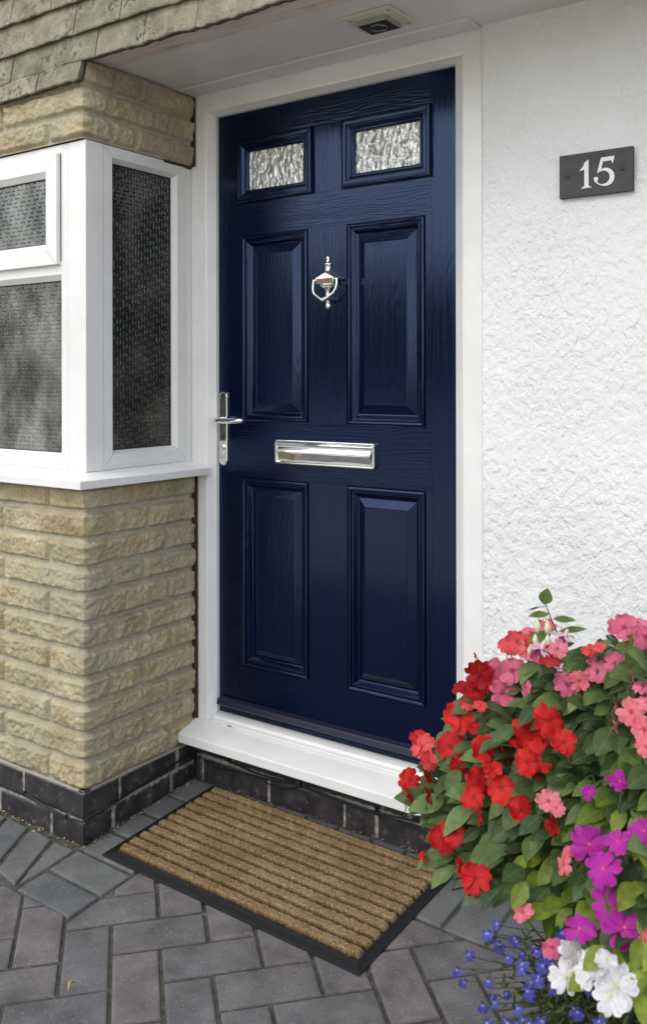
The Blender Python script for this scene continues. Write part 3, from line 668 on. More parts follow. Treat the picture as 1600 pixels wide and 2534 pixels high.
# ------------------------------------------------------------------ bay window
win = empty('bay_window', (0, 0, .97)); win.parent = house; win['label'] = 'white corner bay window with woven pattern obscured glass'
WINV = Matrix.Translation(-Vector((0, 0, .97)))
def wpart(o): o.matrix_parent_inverse = WINV; return o
YW, XW = -.4115, -.0133
cp = MB(); cp.box(-.0860, XW, YW-.0006, -.3500, .9890, 1.8822); wpart(cp.build('corner_post', [M_upvc], win, bevel=.0012))
# front frame with transom: lower fixed light
ff = MB(); XL = -.80
loops(ff, (XL, -.0868, .996, 1.8822), [((0, 0, 0, 0), .03), ((0, 0, 0, 0), .0), ((.028, .0260, .024, .024), 0)], tfF(YW), gap=.0005)
ff.box(XL+.028, -.1128, YW, YW+.02, 1.527, 1.5620)
loops(ff, (XL+.028, -.1128, 1.020, 1.527), [(0, 0), (.0008, .0005), (.0150, .0150), (.0155, .020)], tfF(YW), gap=.0005)
ff.box(XL, -.0868, YW+.002, YW+.03, .9900, .9959); wpart(ff.build('window_frame', [M_upvc], win))
# opening top light
of = MB(); sash = (XL+.018, -.1165, 1.553, 1.8565)
loops(of, sash, [(0, .0), (0, -.0135), (.001, -.0145), (.044, -.0145), (.0445, -.0135), (.0600, -.0010), (.0605, .006)], tfF(YW), gap=.0005)
wpart(of.build('opening_sash', [M_upvc], win))
rf = MB(); loops(rf, (-.3490, -.0325, .9990, 1.8815), [((0, 0, 0, 0), .03), (0, 0), (.030, 0), (.0306, .0006), (.0410, .0170), (.0415, .024)], tfR(XW), gap=.0005)
rf.box(-.045, XW-.004, -.0318, -.0012, .9890, 1.8810)
rf.box(-.05, XW-.002, -.349, -.0325, .9900, .9989); rfo = wpart(rf.build('window_frame', [M_upvc], win)); rfo['label'] = 'narrow return frame nearest the door'
gk = MB()
loops(gk, (-.3490+.0415, -.0325-.0415, .9990+.0415, 1.8815-.0415), [(0, .0175), (.0028, .0185), (.003, .024)], tfR(XW))
loops(gk, (XL+.0435, -.1283, 1.0355, 1.5115), [(0, .0155), (.0022, .0165), (.0025, .02)], tfF(YW))
loops(gk, (sash[0]+.0605, sash[1]-.0605, sash[2]+.0605, sash[3]-.0605), [(0, .000), (.0022, .001), (.0025, .006)], tfF(YW))
wpart(gk.build('gasket', [M_gasket], win))
def plus_glass(a0, a1, z0, z1, tf, seed, cell=.0118):
    mb = MB(); rg = random.Random(seed)
    mb.add([tf(a0, .0030, z0), tf(a1, .0030, z0), tf(a1, .0030, z1), tf(a0, .0030, z1)], [(0, 1, 2, 3)])
    ni = int((a1-a0)/cell)+2; nj = int((z1-z0)/cell)+2
    P12 = [(-1, -3), (1, -3), (1, -1), (3, -1), (3, 1), (1, 1), (1, 3), (-1, 3), (-1, 1), (-3, 1), (-3, -1), (-1, -1)]
    cl = lambda x, z: (max(a0, min(a1, x)), max(z0, min(z1, z)))
    for i in range(-2, ni+2):
        for j in range(-2, nj+2):
            if (i+2*j) % 5: continue
            cx = a0+(i+.5)*cell; cz = z0+(j+.5)*cell; h = cell/2
            if not (a0-cell < cx < a1+cell and z0-cell < cz < z1+cell): continue
            tx, tz = rg.gauss(0, .014), rg.gauss(0, .014); top = rg.uniform(-.0003, .0003)
            L = []
            for g, dp in ((.0003, .0022), (.0014, .0009), (.0030, .0006)):
                for (px, pz) in P12:
                    x = cx+px*h-(g if px > 0 else -g) + .0006*N((cx+px*h)*140, (cz+pz*h)*140, 1); z = cz+pz*h-(g if pz > 0 else -g) + .0006*N((cx+px*h)*140, (cz+pz*h)*140, 7)
                    x, z = cl(x, z); L.append(tf(x, dp + (((x-cx)*tx+(z-cz)*tz+top) if dp < .002 else 0), z))
            fs = [(k*12+q, k*12+(q+1) % 12, (k+1)*12+(q+1) % 12, (k+1)*12+q) for k in range(2) for q in range(12)]
            o = 24; fs += [(o+11, o+2, o+5, o+8), (o+0, o+1, o+2, o+11), (o+2, o+3, o+4, o+5), (o+5, o+6, o+7, o+8), (o+8, o+9, o+10, o+11)]
            mb.add(L, fs)
    return mb
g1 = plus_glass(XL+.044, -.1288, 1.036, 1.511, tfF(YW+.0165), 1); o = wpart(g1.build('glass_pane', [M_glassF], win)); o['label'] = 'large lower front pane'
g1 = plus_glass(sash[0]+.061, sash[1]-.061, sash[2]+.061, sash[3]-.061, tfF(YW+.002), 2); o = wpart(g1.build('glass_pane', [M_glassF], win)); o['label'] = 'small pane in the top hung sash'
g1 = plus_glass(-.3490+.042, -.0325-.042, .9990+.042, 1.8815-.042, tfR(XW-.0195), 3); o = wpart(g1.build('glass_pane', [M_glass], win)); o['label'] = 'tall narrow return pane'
bx = MB(); bx.box(XL, -.09, YW+.031, YW+.036, .99, 1.884); bx.box(-.056, -.050, -.36, -.03, .99, 1.884); wpart(bx.build('inner_lining', [M_gasket], win))
# window sill
ws = MB(); pts = [(-1.7, -.4800), (.0425, -.4800), (.0600, -.0015), (-.0300, -.0015), (-.0300, -.3950), (-1.7, -.3950)]
def slope(x, y): return .9925 - max(0, min(1, max((-.4115-y)/.0685, (x+.013)/.0565)))*.0190
top = [(x, y, slope(x, y)) for x, y in pts]; bot = [(x, y, .9515) for x, y in pts]; n = 6
ws.add(top+bot, [(0, 1, 4, 5), (1, 2, 3, 4), (11, 10, 7, 6), (10, 9, 8, 7)] + [(i, n+i, n+(i+1) % n, (i+1) % n) for i in range(n)])
wpart(ws.build('window_sill', [M_upvc], win, bevel=.002, seg=3))
ls = MB(); ls.box(-1.25, XL-.001, YW, YW+.03, .9745, 1.884); wpart(ls.build('side_panel', [M_upvc], win))

# ------------------------------------------------------------------ number sign
SGX0, SGX1, SGZ0, SGZ1, SGY = 1.1500, 1.3165, 1.6515, 1.7495, -.0215
sign = empty('house_number_sign', (1.235, -.0085, 1.70)); tag(sign, 'grey slate plaque reading 15 screwed to the white rendered wall', 'house sign')
SI = Matrix.Translation(-Vector((1.235, -.0085, 1.70)))
pm_ = MB(); pm_.box(SGX0, SGX1, SGY, -.0085, SGZ0, SGZ1); o = pm_.build('plaque', [M_slate], sign, bevel=.0012); o.matrix_parent_inverse = SI
def sgp(a, b_): return on_plane(1350+a/6.08, 340+b_/6.08, 1, SGY-.0004)
one = [(497, 500), (520, 478), (556, 440), (578, 378), (640, 325), (641, 716), (652, 732), (686, 738), (684, 747), (528, 766), (530, 756), (560, 745), (578, 722), (576, 478), (545, 490)]
five = [(828, 299), (1029, 270), (1022, 320), (1004, 377), (990, 374), (990, 350), (975, 338), (856, 358), (832, 470), (880, 452), (935, 452), (985, 478), (1018, 520), (1031, 575), (1022, 635), (990, 685), (940, 714), (880, 725), (815, 714), (765, 690), (732, 658), (717, 625), (725, 600), (750, 588), (778, 594), (788, 616), (782, 634), (768, 648), (775, 670), (805, 694), (850, 700), (900, 684), (940, 650), (958, 600), (955, 550), (932, 515), (895, 496), (850, 495), (805, 512), (774, 531), (770, 524)]
for nm, pts in (('digit_one', one), ('digit_five', five)):
    dm = MB(); dm.prism([sgp(*p) for p in pts][::-1] if True else 0, (0, .0006, 0)); o = dm.build('numeral', [M_digit], sign); o.matrix_parent_inverse = SI
    bm = bmesh.new(); bm.from_mesh(o.data); bmesh.ops.triangulate(bm, faces=[f for f in bm.faces if len(f.verts) > 4], ngon_method='EAR_CLIP'); bmesh.ops.recalc_face_normals(bm, faces=bm.faces); bm.to_mesh(o.data); bm.free()
for sx, sz in ((1.1695, 1.7010), (1.2935, 1.7030)):
    sc = MB(); sc.lathe([(0, .0022), (.003, .0020), (.0052, .0008), (.0054, 0)], (0, 0, 0), 18); sc.v = [(sx+x, SGY-z-.0001, sz+y) for x, y, z in sc.v]
    so_ = sc.build('screw', [M_screw], sign, smooth=True); so_.matrix_parent_inverse = SI
    s2 = MB(); s2.box(sx-.0040, sx+.0040, SGY-.0028, SGY-.0018, sz-.0006, sz+.0006); s2.build('screw_slot', [M_black], so_)

# ------------------------------------------------------------------ downlight
dl = empty('soffit_light', (.768, -.185, 2.10)); tag(dl, 'square black and chrome light fixed under the soffit above the door', 'light fitting')
DI = Matrix.Translation(-Vector((.768, -.185, 2.10)))
def dp2(o): o.matrix_parent_inverse = DI; return o
a = MB(); a.box(.700, .834, -.246, -.128, 2.0925, 2.0995); dp2(a.build('mounting_plate', [M_cream], dl, bevel=.0012))
a = MB(); a.box(.725, .803, -.216, -.150, 2.080, 2.0922); bo = dp2(a.build('lamp_body', [M_black], dl, bevel=.001))
a = MB(); loops(a, (.7235, .8045, -.2175, -.1485), [(0, 0), (0, .0025), (.0035, .0025), (.0035, 0)], lambda x, d, z: Vector((x, z, 2.0915-d)))
a.box(.7235, .8045, -.2178, -.2168, 2.080, 2.092); a.box(.8040, .8050, -.2175, -.1485, 2.080, 2.092); dp2(a.build('metal_edge', [mat('brushed_edge', (.45, .45, .42), .3, metal=.8)[0]], dl))
a = MB(); a.lathe([(.0190, -.0001), (.0194, -.0018), (.0206, -.0018), (.0212, -.0001)], (.764, -.183, 2.0799), 28); dp2(a.build('bezel', [mat('dark_chrome', (.22, .22, .22), .25, metal=1)[0]], dl, smooth=True))
a = MB(); a.lathe([(0, 0), (.0150, 0), (.0155, .0002)], (.764, -.183, 2.0794), 24); dp2(a.build('lens', [M_lampglass], dl))
for x, y in ((.712, -.226), (.712, -.140), (.822, -.234), (.822, -.140)):
    a = MB(); a.lathe([(0, 0), (.0028, 0), (.0032, .0006)], (x, y, 2.0920), 12); dp2(a.build('screw', [M_screw], dl))

# ------------------------------------------------------------------ cables
def cable(path, r=.0026, name='cable'):
    mb = MB(); pts = [Vector(p) for p in path]; out = []
    for i in range(len(pts)-1):
        p0 = pts[max(i-1, 0)]; p1 = pts[i]; p2 = pts[i+1]; p3 = pts[min(i+2, len(pts)-1)]
        for k in range(8):
            t = k/8; out.append(.5*((2*p1)+(p2-p0)*t+(2*p0-5*p1+4*p2-p3)*t*t+(3*p1-p0-3*p2+p3)*t**3))
    out.append(pts[-1]); mb.tube(out, r, 8); return mb
yf = PY-.0035; xr = PX+.0045
c1 = cable([(-1.6, yf, .085), (-.8, yf, .080), (-.365, yf, .0765), (-.25, yf, .0755), (-.16, yf, .0660), (-.071, yf, .0590), (-.03, yf, .061), (PX, yf-.002, .0640), (xr+.001, PY-.001, .066), (xr, -.40, .068), (xr, -.352, .0690), (xr, -.215, .0860), (xr, -.12, .096), (xr, -.06, .104), (xr+.003, -.02, .114), (.03, -.006, .128), (.07, -.005, .124), (.137, -.005, .110), (.25, -.005, .100), (.394, -.0055, .106), (.50, -.005, .100), (.641, -.005, .097), (.75, -.005, .104), (.9, -.005, .108), (1.3, -.005, .11)])
o = c1.build('cable', [M_black], smooth=True); tag(o, 'thick black cable clipped along the brick plinth and round its corner', 'cable')
for cb in [(p[0]-.004, p[0]+.004, p[1]-.0045, p[1]+.003, p[2]-.0045, p[2]+.006) for p in ((-.25, yf, .0755), (-.071, yf, .059))] + [(.394, .400, -.0095, 0, .099, .125), (.641, .647, -.0095, 0, .092, .112), (.137, .142, -.009, 0, .104, .122)]:
    clp = MB(); clp.box(*cb); clp.build('cable_clip', [M_black], o, bevel=.001)
c2 = cable([(-.5, yf, .072), (-.365, yf, .070), (-.25, yf, .070), (-.16, yf, .058), (-.09, yf, .0535), (-.05, yf, .056)], .0016)
o = c2.build('cable', [M_black], smooth=True); tag(o, 'thin black cable beneath the thick one on the bay plinth front', 'cable')
c3 = cable([(xr-.001, -.05, .112), (.01, -.008, .100), (.04, -.004, .088), (.09, -.004, .078), (.2, -.004, .088), (.3, -.004, .094), (.394, -.004, .100), (.52, -.004, .0935), (.641, -.004, .0905), (.8, -.004, .096), (1.3, -.004, .1)], .0018)
o = c3.build('cable', [M_black], smooth=True); tag(o, 'thin black cable sagging under the door sill below the thick cable', 'cable')
c4 = cable([(.394, -.005, .104), (.36, -.008, .088), (.32, -.007, .080), (.27, -.005, .082), (.22, -.004, .089)], .0015)
o = c4.build('cable', [M_black], smooth=True); tag(o, 'short looped black cable hanging from the clip under the door sill', 'cable')

# ------------------------------------------------------------------ doormat
MC = Vector((.4845, -.2410)); MA = math.radians(-1.6); MW, MD = .806, .4180
matr = empty('doormat', (MC.x, MC.y, GZ(MC.y))); tag(matr, 'brown ribbed coir doormat with black rubber edge in front of the door sill', 'doormat')
matr.rotation_euler = (math.atan(.07), 0, MA)
def rough_line(): pass
rb = MB(); rb.box(-MW/2, MW/2, -MD/2, MD/2, .001, .0055)
bw = .020
for k in range(5):
    q = .003+k*.0042; t = .0016
    rb.box(-MW/2+q, MW/2-q, -MD/2+q, -MD/2+q+t, .005, .0072); rb.box(-MW/2+q, MW/2-q, MD/2-q-t, MD/2-q, .005, .0072)
    rb.box(-MW/2+q, -MW/2+q+t, -MD/2+q+t, MD/2-q-t, .005, .0072); rb.box(MW/2-q-t, MW/2-q, -MD/2+q+t, MD/2-q-t, .005, .0072)
rb.build('rubber_base', [M_rubber], matr)
co = MB(); X0, X1, Y0, Y1 = -MW/2+.024, MW/2-.020, -MD/2+.028, MD/2-.014; NR = 11; pit = (Y1-Y0)/NR
nx, ny = 330, NR*14; vs, at = [], []
rg = random.Random(11)
def ribh(x, y):
    t = ((y-Y0)/pit) % 1; k = int((y-Y0)/pit)
    e = (abs(t-.5)*2); e += .10*N(x*60, k*3, 1)+.06*N(x*170, k, 5)
    h = sstep((.74-e)/.20)
    ex = min(x-X0, X1-x)+.003*N(y*200, x*30); h *= sstep(ex/.008)
    return h
for j in range(ny+1):
    y = Y0+(Y1-Y0)*j/ny
    for i in range(nx+1):
        x = X0+(X1-X0)*i/nx; h = ribh(x, y)
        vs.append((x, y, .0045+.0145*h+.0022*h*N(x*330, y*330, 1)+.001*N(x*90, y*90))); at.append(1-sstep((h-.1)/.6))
co.add(vs, [(j*(nx+1)+i, j*(nx+1)+i+1, (j+1)*(nx+1)+i+1, (j+1)*(nx+1)+i) for j in range(ny) for i in range(nx)], at=at)
for k in range(36000):
    x, y = rg.uniform(X0-.001, X1+.001), rg.uniform(Y0, Y1); h = ribh(x, y)
    if h < .55 or h < rg.random(): continue
    a = rg.uniform(0, 2*PI); L = rg.uniform(.0025, .006); ln = rg.uniform(.1, .9); w = .00042
    d = Vector((math.cos(a)*ln, math.sin(a)*ln, 1)).normalized()*L; s = Vector((-math.sin(a+.7), math.cos(a+.7), 0))*w
    t = ((y-Y0)/pit) % 1; d.y -= (t-.5)*.006
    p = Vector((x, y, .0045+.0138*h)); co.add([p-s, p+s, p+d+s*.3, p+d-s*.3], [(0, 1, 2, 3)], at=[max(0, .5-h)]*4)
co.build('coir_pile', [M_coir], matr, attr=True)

# ------------------------------------------------------------------ litter along the wall foot
lt = MB(); rg = random.Random(21)
for k in range(420):
    q = rg.random()
    if q < .45: x = -.5+rg.random()*.52; y = PY-.004-abs(rg.gauss(0, .010))
    elif q < .8: y = -.43+rg.random()*.42; x = .002+abs(rg.gauss(0, .010))
    else: x = rg.random()*.95; y = -.004-abs(rg.gauss(0, .008))
    s = rg.uniform(.0012, .0042); a = rg.uniform(0, PI); z = GZ(y)+.001
    d = Vector((math.cos(a), math.sin(a), rg.uniform(-.2, .5)))*s; e = Vector((-math.sin(a), math.cos(a), rg.uniform(-.3, .3)))*s*rg.uniform(.25, .7); p = Vector((x, y, z+.001))
    lt.add([p-d-e, p+d-e, p+d+e, p-d+e], [(0, 1, 2, 3)])
M_lit, nt, b = mat('dry_litter', (.2, .15, .09), .9); geo = nt.nodes.new('ShaderNodeNewGeometry'); nt.links.new(ramp(nt, geo.outputs['Random Per Island'], [(0, (.05, .04, .025)), (.6, (.19, .14, .08)), (1, (.40, .34, .24))]), b.inputs['Base Color'])
tag(lt.build('litter', [M_lit]), 'dry leaf crumbs and grit gathered along the foot of the plinth', 'litter', kind='stuff')
dlf = MB(); p0 = on_plane(175, 2440, 2, GZ(-.72)+.004)
dlf.tube([p0+Vector((0, .012, 0)), p0+Vector((-.004, .006, .004)), p0+Vector((-.002, -.002, .006)), p0+Vector((.004, -.008, .003)), p0+Vector((.008, -.014, 0))], [.0008, .0028, .0034, .0026, .0006], 6)
tag(dlf.build('dry_leaf', [mat('tan_leaf', (.38, .24, .10), .8)[0]], smooth=True), 'small curled tan leaf lying on the grey paving', 'leaf')

# ------------------------------------------------------------------ plants
def surf(u, v): return 1.56 - .36*((u-1000)/600) - .30*((v-1500)/1000)
def leaf_geo(mb, p, d, nrm, L, W, droop=.25, fold=.25, mi=0):
    d = d.normalized(); s = d.cross(nrm).normalized(); nn = s.cross(d).normalized()
    T = (0, .1, .25, .42, .6, .78, .92, 1.0); WD = (.03, .42, .82, 1.0, .92, .62, .26, .02); vs, uv = [], []
    for t, w in zip(T, WD):
        c = p + d*(L*t) - nn*(droop*L*t*t)
        for q in (-1, -.5, 0, .5, 1): vs.append(c + s*(q*w*W*.5) + nn*(abs(q)*fold*w*W*.5 + .03*W*math.sin(t*19+q))); uv.append((t, .5+.5*q*w))
    mb.add(vs, [(i*5+j, i*5+j+1, (i+1)*5+j+1, (i+1)*5+j) for i in range(7) for j in range(4)], uv, mi)
def petal(mb, R, a, L, W, cup, rg, mi=0):
    T = (0, .15, .35, .55, .75, .9, 1.0); WD = (.10, .42, .74, .96, 1.0, .82, .50); vs, uv = [], []
    ca, sa = math.cos(a), math.sin(a); z0 = rg.uniform(0, .12)*L; tw = rg.uniform(-.34, .34); ph = rg.uniform(0, 6)
    for t, w in zip(T, WD):
        for q in (-1, -.6, -.2, .2, .6, 1):
            notch = (1-.24*(t > .85)*(1-abs(q))**1.0*(t)); r = L*t*notch*(1-.10*q*q*(t > .7)); x = q*w*W*.5
            z = z0 + cup*L*(t*t*.9-.25*t) + tw*x + .06*L*math.sin(ph+q*3+t*5)*t - .10*L*abs(q)*t
            vs.append(R @ Vector((r*ca - x*sa, r*sa + x*ca, z))); uv.append((t, .5+.5*q*w))
    mb.add(vs, [(i*6+j, i*6+j+1, (i+1)*6+j+1, (i+1)*6+j) for i in range(6) for j in range(5)], uv, mi)
def flower_mesh(seed, pm, petals=5, ratio=.98, D=.045, spur=True):
    rg = random.Random(seed); mb = MB(); L = D/2*1.0
    for k in range(petals):
        a = PI/2 + 2*PI*k/petals + rg.uniform(-.17, .17); petal(mb, Matrix.Identity(3), a, L*rg.uniform(.84, 1.12), L*ratio*rg.uniform(.88, 1.08), rg.uniform(-.16, .38), rg)
    mb.lathe([(.0, .0022), (.0007, .0016), (.0009, .0005), (.0005, -.001)], (0, 0, .001), 8, mi=1 if pm in (P_white, P_mag) else 2)
    if spur: mb.tube([(0, -.001, -.001), (.001, -.004, -.008), (.002, -.012, -.016), (.002, -.022, -.018)], [.0016, .0011, .0007, .0004], 6, mi=2)
    me = mb.build('flower', [pm, M_bud, M_stem], smooth=True); d = me.data; bpy.data.objects.remove(me); return d
def orient(nrm, roll, sc):
    n = nrm.normalized(); a = Vector((0, 0, 1)) if abs(n.z) < .95 else Vector((0, 1, 0)); x = a.cross(n).normalized(); y = n.cross(x)
    M = Matrix((x, y, n)).transposed() @ Matrix.Rotation(roll, 3, 'Z'); return M.to_4x4() @ Matrix.Scale(sc, 4)
rp = random.Random(99)
POT = at_depth(1890, 2050, 1.42); POT.z = GZ(POT.y)
ROOT = POT + Vector((0, 0, .50))
def to_cam(p): return (CAM-p).normalized()

def make_plant(name, label, cat, items, mats, spread_leaves, leafmats, group=None, stems=True, flower_name='flower', lw=(.030, .060)):
    """items: (u, v, px diameter, material key, facing) ; spread_leaves: list of (u, v, depth offset)"""
    cx = sum(i[0] for i in items)/len(items); cy_ = sum(i[1] for i in items)/len(items)
    root = empty(name, ROOT + Vector((rp.uniform(-.06, .06), rp.uniform(-.06, .06), 0))); tag(root, label, cat, group); inv = Matrix.Translation(-root.location)
    sm_ = MB(); heads = []
    for (u, v, px, key, face) in items:
        dd = surf(u, v) + rp.uniform(-.02, .02) - .012; p = at_depth(u, v, dd); D = px/F_PX*dd
        meshes = mats[key]; me = rp.choice(meshes)
        f = to_cam(p)
        if face == 's': f = (f*.25 + RX*rp.choice((-1, 1))*.8 + Vector((0, 0, .2)))
        elif face == 'u': f = f*.45 + Vector((0, 0, .9))
        else: f = f + Vector((rp.uniform(-.55, .55), rp.uniform(-.3, .3), rp.uniform(-.30, .60)))
        o = bpy.data.objects.new(flower_name, me); COL.objects.link(o); o.parent = root; o.matrix_parent_inverse = inv
        o.matrix_world = Matrix.Identity(4); o.matrix_local = Matrix.Identity(4)
        o.matrix_basis = Matrix.Translation(p) @ orient(f, rp.uniform(-.6, .6), D/.045*rp.uniform(.95, 1.08))
        heads.append((p, f))
        if stems:
            base = p - f.normalized()*.03 + Vector((.01, .02, -.03)); sm_.tube([p-f.normalized()*.002, (p+base)/2+Vector((0, 0, -.004)), base, base+(ROOT-base)*.25+Vector((0, .03, 0))], [.0009, .0010, .0012, .0016], 6)
    fm = MB()
    for (u, v, off, big) in spread_leaves:
        dd = surf(u, v)+off; p = at_depth(u, v, dd)
        out = (p-ROOT); out.z *= .6; out.normalize()
        d = (out*.8 + RX*rp.uniform(-.7, .45) + Vector((0, 0, rp.uniform(-.95, .25))) + to_cam(p)*.25).normalized()
        nrm = (Vector((0, 0, .75)) + to_cam(p)*.8 + Vector((rp.uniform(-.5, .5), rp.uniform(-.5, .5), rp.uniform(-.3, .3)))).normalized()
        L = rp.uniform(.030, .054)*big; leaf_geo(fm, p-d*L*.5, d, nrm, L, L*rp.uniform(.50, .62), rp.uniform(.05, .4), rp.uniform(.05, .35), mi=0 if len(leafmats) < 2 or rp.random() < (.93 if name != 'magenta_impatiens' else .62) else 1)
        if rp.random() < .5:
            q = p-d*L*.5; sm_.tube([q, q+Vector((.006, .01, -.012)), q+(ROOT-q)*.12+Vector((0, .02, -.01))], [.0009, .0012, .0015], 5)
    o = fm.build('leaves', leafmats, root, smooth=True); o.matrix_parent_inverse = inv
    for k in range(7):   # main stems out of the pot
        if not heads: break
        h = rp.choice(heads)[0]; a = ROOT + Vector((rp.uniform(-.08, .08), rp.uniform(-.08, .08), -.02)); mid = a*.45+h*.55 + Vector((0, .08, .02))
        sm_.tube([a, a*.7+mid*.3+Vector((0, .02, .04)), mid, h*.85+mid*.15+Vector((.0, .05, -.03))], [.005, .0045, .0035, .002], 7)
    o = sm_.build('stems', [M_stem], root, smooth=True); o.matrix_parent_inverse = inv
    return root

FM = {k: [flower_mesh(s*10+i, pm, ratio=.84 if k in ('mag', 'white', 'salmon') else .94) for i in range(4)] for s, (k, pm) in enumerate(dict(red=P_red, dred=P_dred, coral=P_coral, pink=P_pink, salmon=P_salmon, mag=P_mag, white=P_white).items())}
# region of foliage (1600 px picture coordinates of its outline) and ownership by nearest plant centre
OUT = [(1085, 1835), (1130, 1760), (1165, 1705), (1215, 1690), (1250, 1650), (1320, 1640), (1375, 1630), (1420, 1625), (1470, 1605), (1530, 1580), (1680, 1570), (1680, 2440), (1520, 2360), (1400, 2330), (1340, 2290), (1290, 2230), (1235, 2200), (1190, 2170), (1120, 2135), (1075, 2130), (1075, 2050), (1045, 2010), (1030, 1940), (1060, 1890)]
def inside(u, v, poly):
    c = False
    for i in range(len(poly)):
        (x1, y1), (x2, y2) = poly[i-1], poly[i]
        if (y1 > v) != (y2 > v) and u < (x2-x1)*(v-y1)/(y2-y1)+x1: c = not c
    return c
CEN = {'red': (1170, 1930), 'coral': (1330, 1620), 'pink': (1400, 1720), 'salmon': (1580, 1780), 'mag': (1520, 2150), 'scarlet': (1340, 1890)}
LV = {k: [] for k in CEN}
def own(u, v): return min(CEN, key=lambda k: (CEN[k][0]-u)**2+(CEN[k][1]-v)**2)
pts = []
for layer, (lo, hi, cnt) in enumerate(((.0, .03, 330), (.03, .09, 420), (.09, .20, 480), (.20, .34, 330))):
    k = 0; placed = []
    tries = 0
    while k < cnt and tries < 20000:
        tries += 1
        u, v = rp.uniform(1010, 1680), rp.uniform(1560, 2440)
        if not inside(u, v, OUT): continue
        if layer >= 2 and not all(inside(u+a, v+b_, OUT) for a, b_ in ((-45, 0), (0, -45), (0, 45), (-30, 35))): continue
        if any((u-a)**2+(v-b_)**2 < (21**2 if layer < 2 else 13**2) for a, b_ in placed): continue
        placed.append((u, v)); LV[own(u, v)].append((u, v, rp.uniform(lo, hi) + (.10*rp.random() if 1200 < u < 1440 and 2030 < v < 2340 else 0), 1.0)); k += 1
for (u, v) in ((1040, 1995), (1022, 1975), (1055, 1990), (1095, 2160), (1080, 2120), (1190, 2200), (1213, 2225), (1285, 2215), (1270, 2160), (1215, 2110), (1130, 2020), (1150, 1960), (1120, 1930), (1310, 2040), (1225, 1830), (1245, 1815)): LV[own(u, v)].append((u, v, -.015, 1.15))
for (u, v) in ((1150, 1745), (1215, 1755), (1240, 1760), (1305, 1770), (1370, 1700), (1365, 1735), (1430, 1740), (1465, 1770), (1495, 1720), (1480, 1610), (1450, 1625), (1550, 1600), (1590, 1630), (1560, 1660), (1500, 1830)): LV[own(u, v)].append((u, v, -.01, 1.12))

make_plant('red_impatiens', 'scarlet flowered bedding plant at the left of the planter overhanging the doormat', 'flowering plant',
    [(1134, 1775, 88, 'red', 'c'), (1113, 1848, 82, 'red', 'c'), (1134, 1895, 60, 'red', 'c'), (1183, 1805, 60, 'red', 'u'), (1196, 1854, 76, 'red', 'c'), (1044, 1848, 72, 'coral', 'c'), (1035, 1826, 60, 'red', 'u'), (1059, 1884, 56, 'coral', 'c'), (1052, 1868, 50, 'salmon', 'u'), (1014, 1931, 66, 'red', 'c'), (1012, 1968, 52, 'red', 's'), (1055, 1920, 50, 'red', 's'), (1060, 1972, 52, 'dred', 's'), (1215, 1903, 62, 'red', 'u'), (1183, 1935, 70, 'red', 'c'), (1172, 1975, 72, 'red', 'c'), (1241, 1950, 80, 'red', 'c'), (1284, 2006, 74, 'red', 'c'), (1183, 2018, 56, 'red', 's'), (1095, 2072, 84, 'red', 'c'), (1128, 2064, 64, 'red', 'c'), (1046, 2125, 46, 'red', 's'), (1174, 2172, 84, 'red', 'c'), (1135, 2148, 52, 'red', 's'), (1367, 2046, 50, 'dred', 'c')],
    FM, LV['red'], [M_leaf, M_leaf3])
make_plant('red_impatiens', 'scarlet flowered bedding plant with one dense bunch in the middle of the planter', 'flowering plant',
    [(1358, 1782, 82, 'red', 'c'), (1303, 1818, 88, 'red', 'c'), (1249, 1855, 66, 'red', 's'), (1340, 1868, 86, 'red', 'c'), (1392, 1838, 72, 'red', 'c'), (1305, 1886, 74, 'red', 'c'), (1322, 1912, 56, 'red', 's'), (1330, 1838, 80, 'red', 'c'), (1280, 1835, 60, 'red', 'u'), (1355, 1983, 66, 'salmon', 'c'), (1376, 2000, 48, 'salmon', 'c')],
    FM, LV['scarlet'], [M_leaf, M_leaf3])
make_plant('coral_impatiens', 'coral orange flowered bedding plant at the top of the planter against the white wall', 'flowering plant',
    [(1279, 1587, 66, 'coral', 'c'), (1258, 1600, 66, 'coral', 'u'), (1302, 1612, 62, 'salmon', 'c'), (1325, 1590, 64, 'coral', 'c'), (1361, 1625, 64, 'coral', 'c'), (1350, 1552, 58, 'salmon', 'u'), (1378, 1605, 56, 'salmon', 'c'), (1335, 1635, 52, 'pink', 'u'), (1459, 1610, 50, 'coral', 'u'), (1482, 1602, 46, 'coral', 'u'), (1310, 1565, 52, 'salmon', 'u'), (1183, 1668, 74, 'dred', 'c'), (1181, 1640, 50, 'red', 's'), (1148, 1706, 66, 'dred', 'u'), (1174, 1708, 62, 'dred', 'c'), (1200, 1700, 50, 'dred', 's'), (1160, 1742, 46, 'coral', 'u'), (1188, 1748, 44, 'coral', 'u')],
    FM, LV['coral'], [M_leaf, M_leaf3])
make_plant('pink_impatiens', 'mid pink flowered bedding plant between the coral and salmon ones', 'flowering plant',
    [(1217, 1662, 76, 'pink', 'c'), (1267, 1660, 80, 'pink', 'c'), (1241, 1715, 74, 'pink', 'c'), (1401, 1696, 74, 'pink', 'c'), (1432, 1684, 66, 'salmon', 'c'), (1478, 1662, 74, 'pink', 'c'), (1521, 1643, 62, 'pink', 'c'), (1301, 1702, 46, 'pink', 's'), (1545, 1553, 84, 'pink', 'c'), (1594, 1576, 70, 'pink', 'c'), (1578, 1542, 48, 'pink', 'u'), (1566, 1688, 60, 'pink', 's'), (1590, 1700, 56, 'pink', 'u')],
    FM, LV['pink'], [M_leaf, M_leaf3])
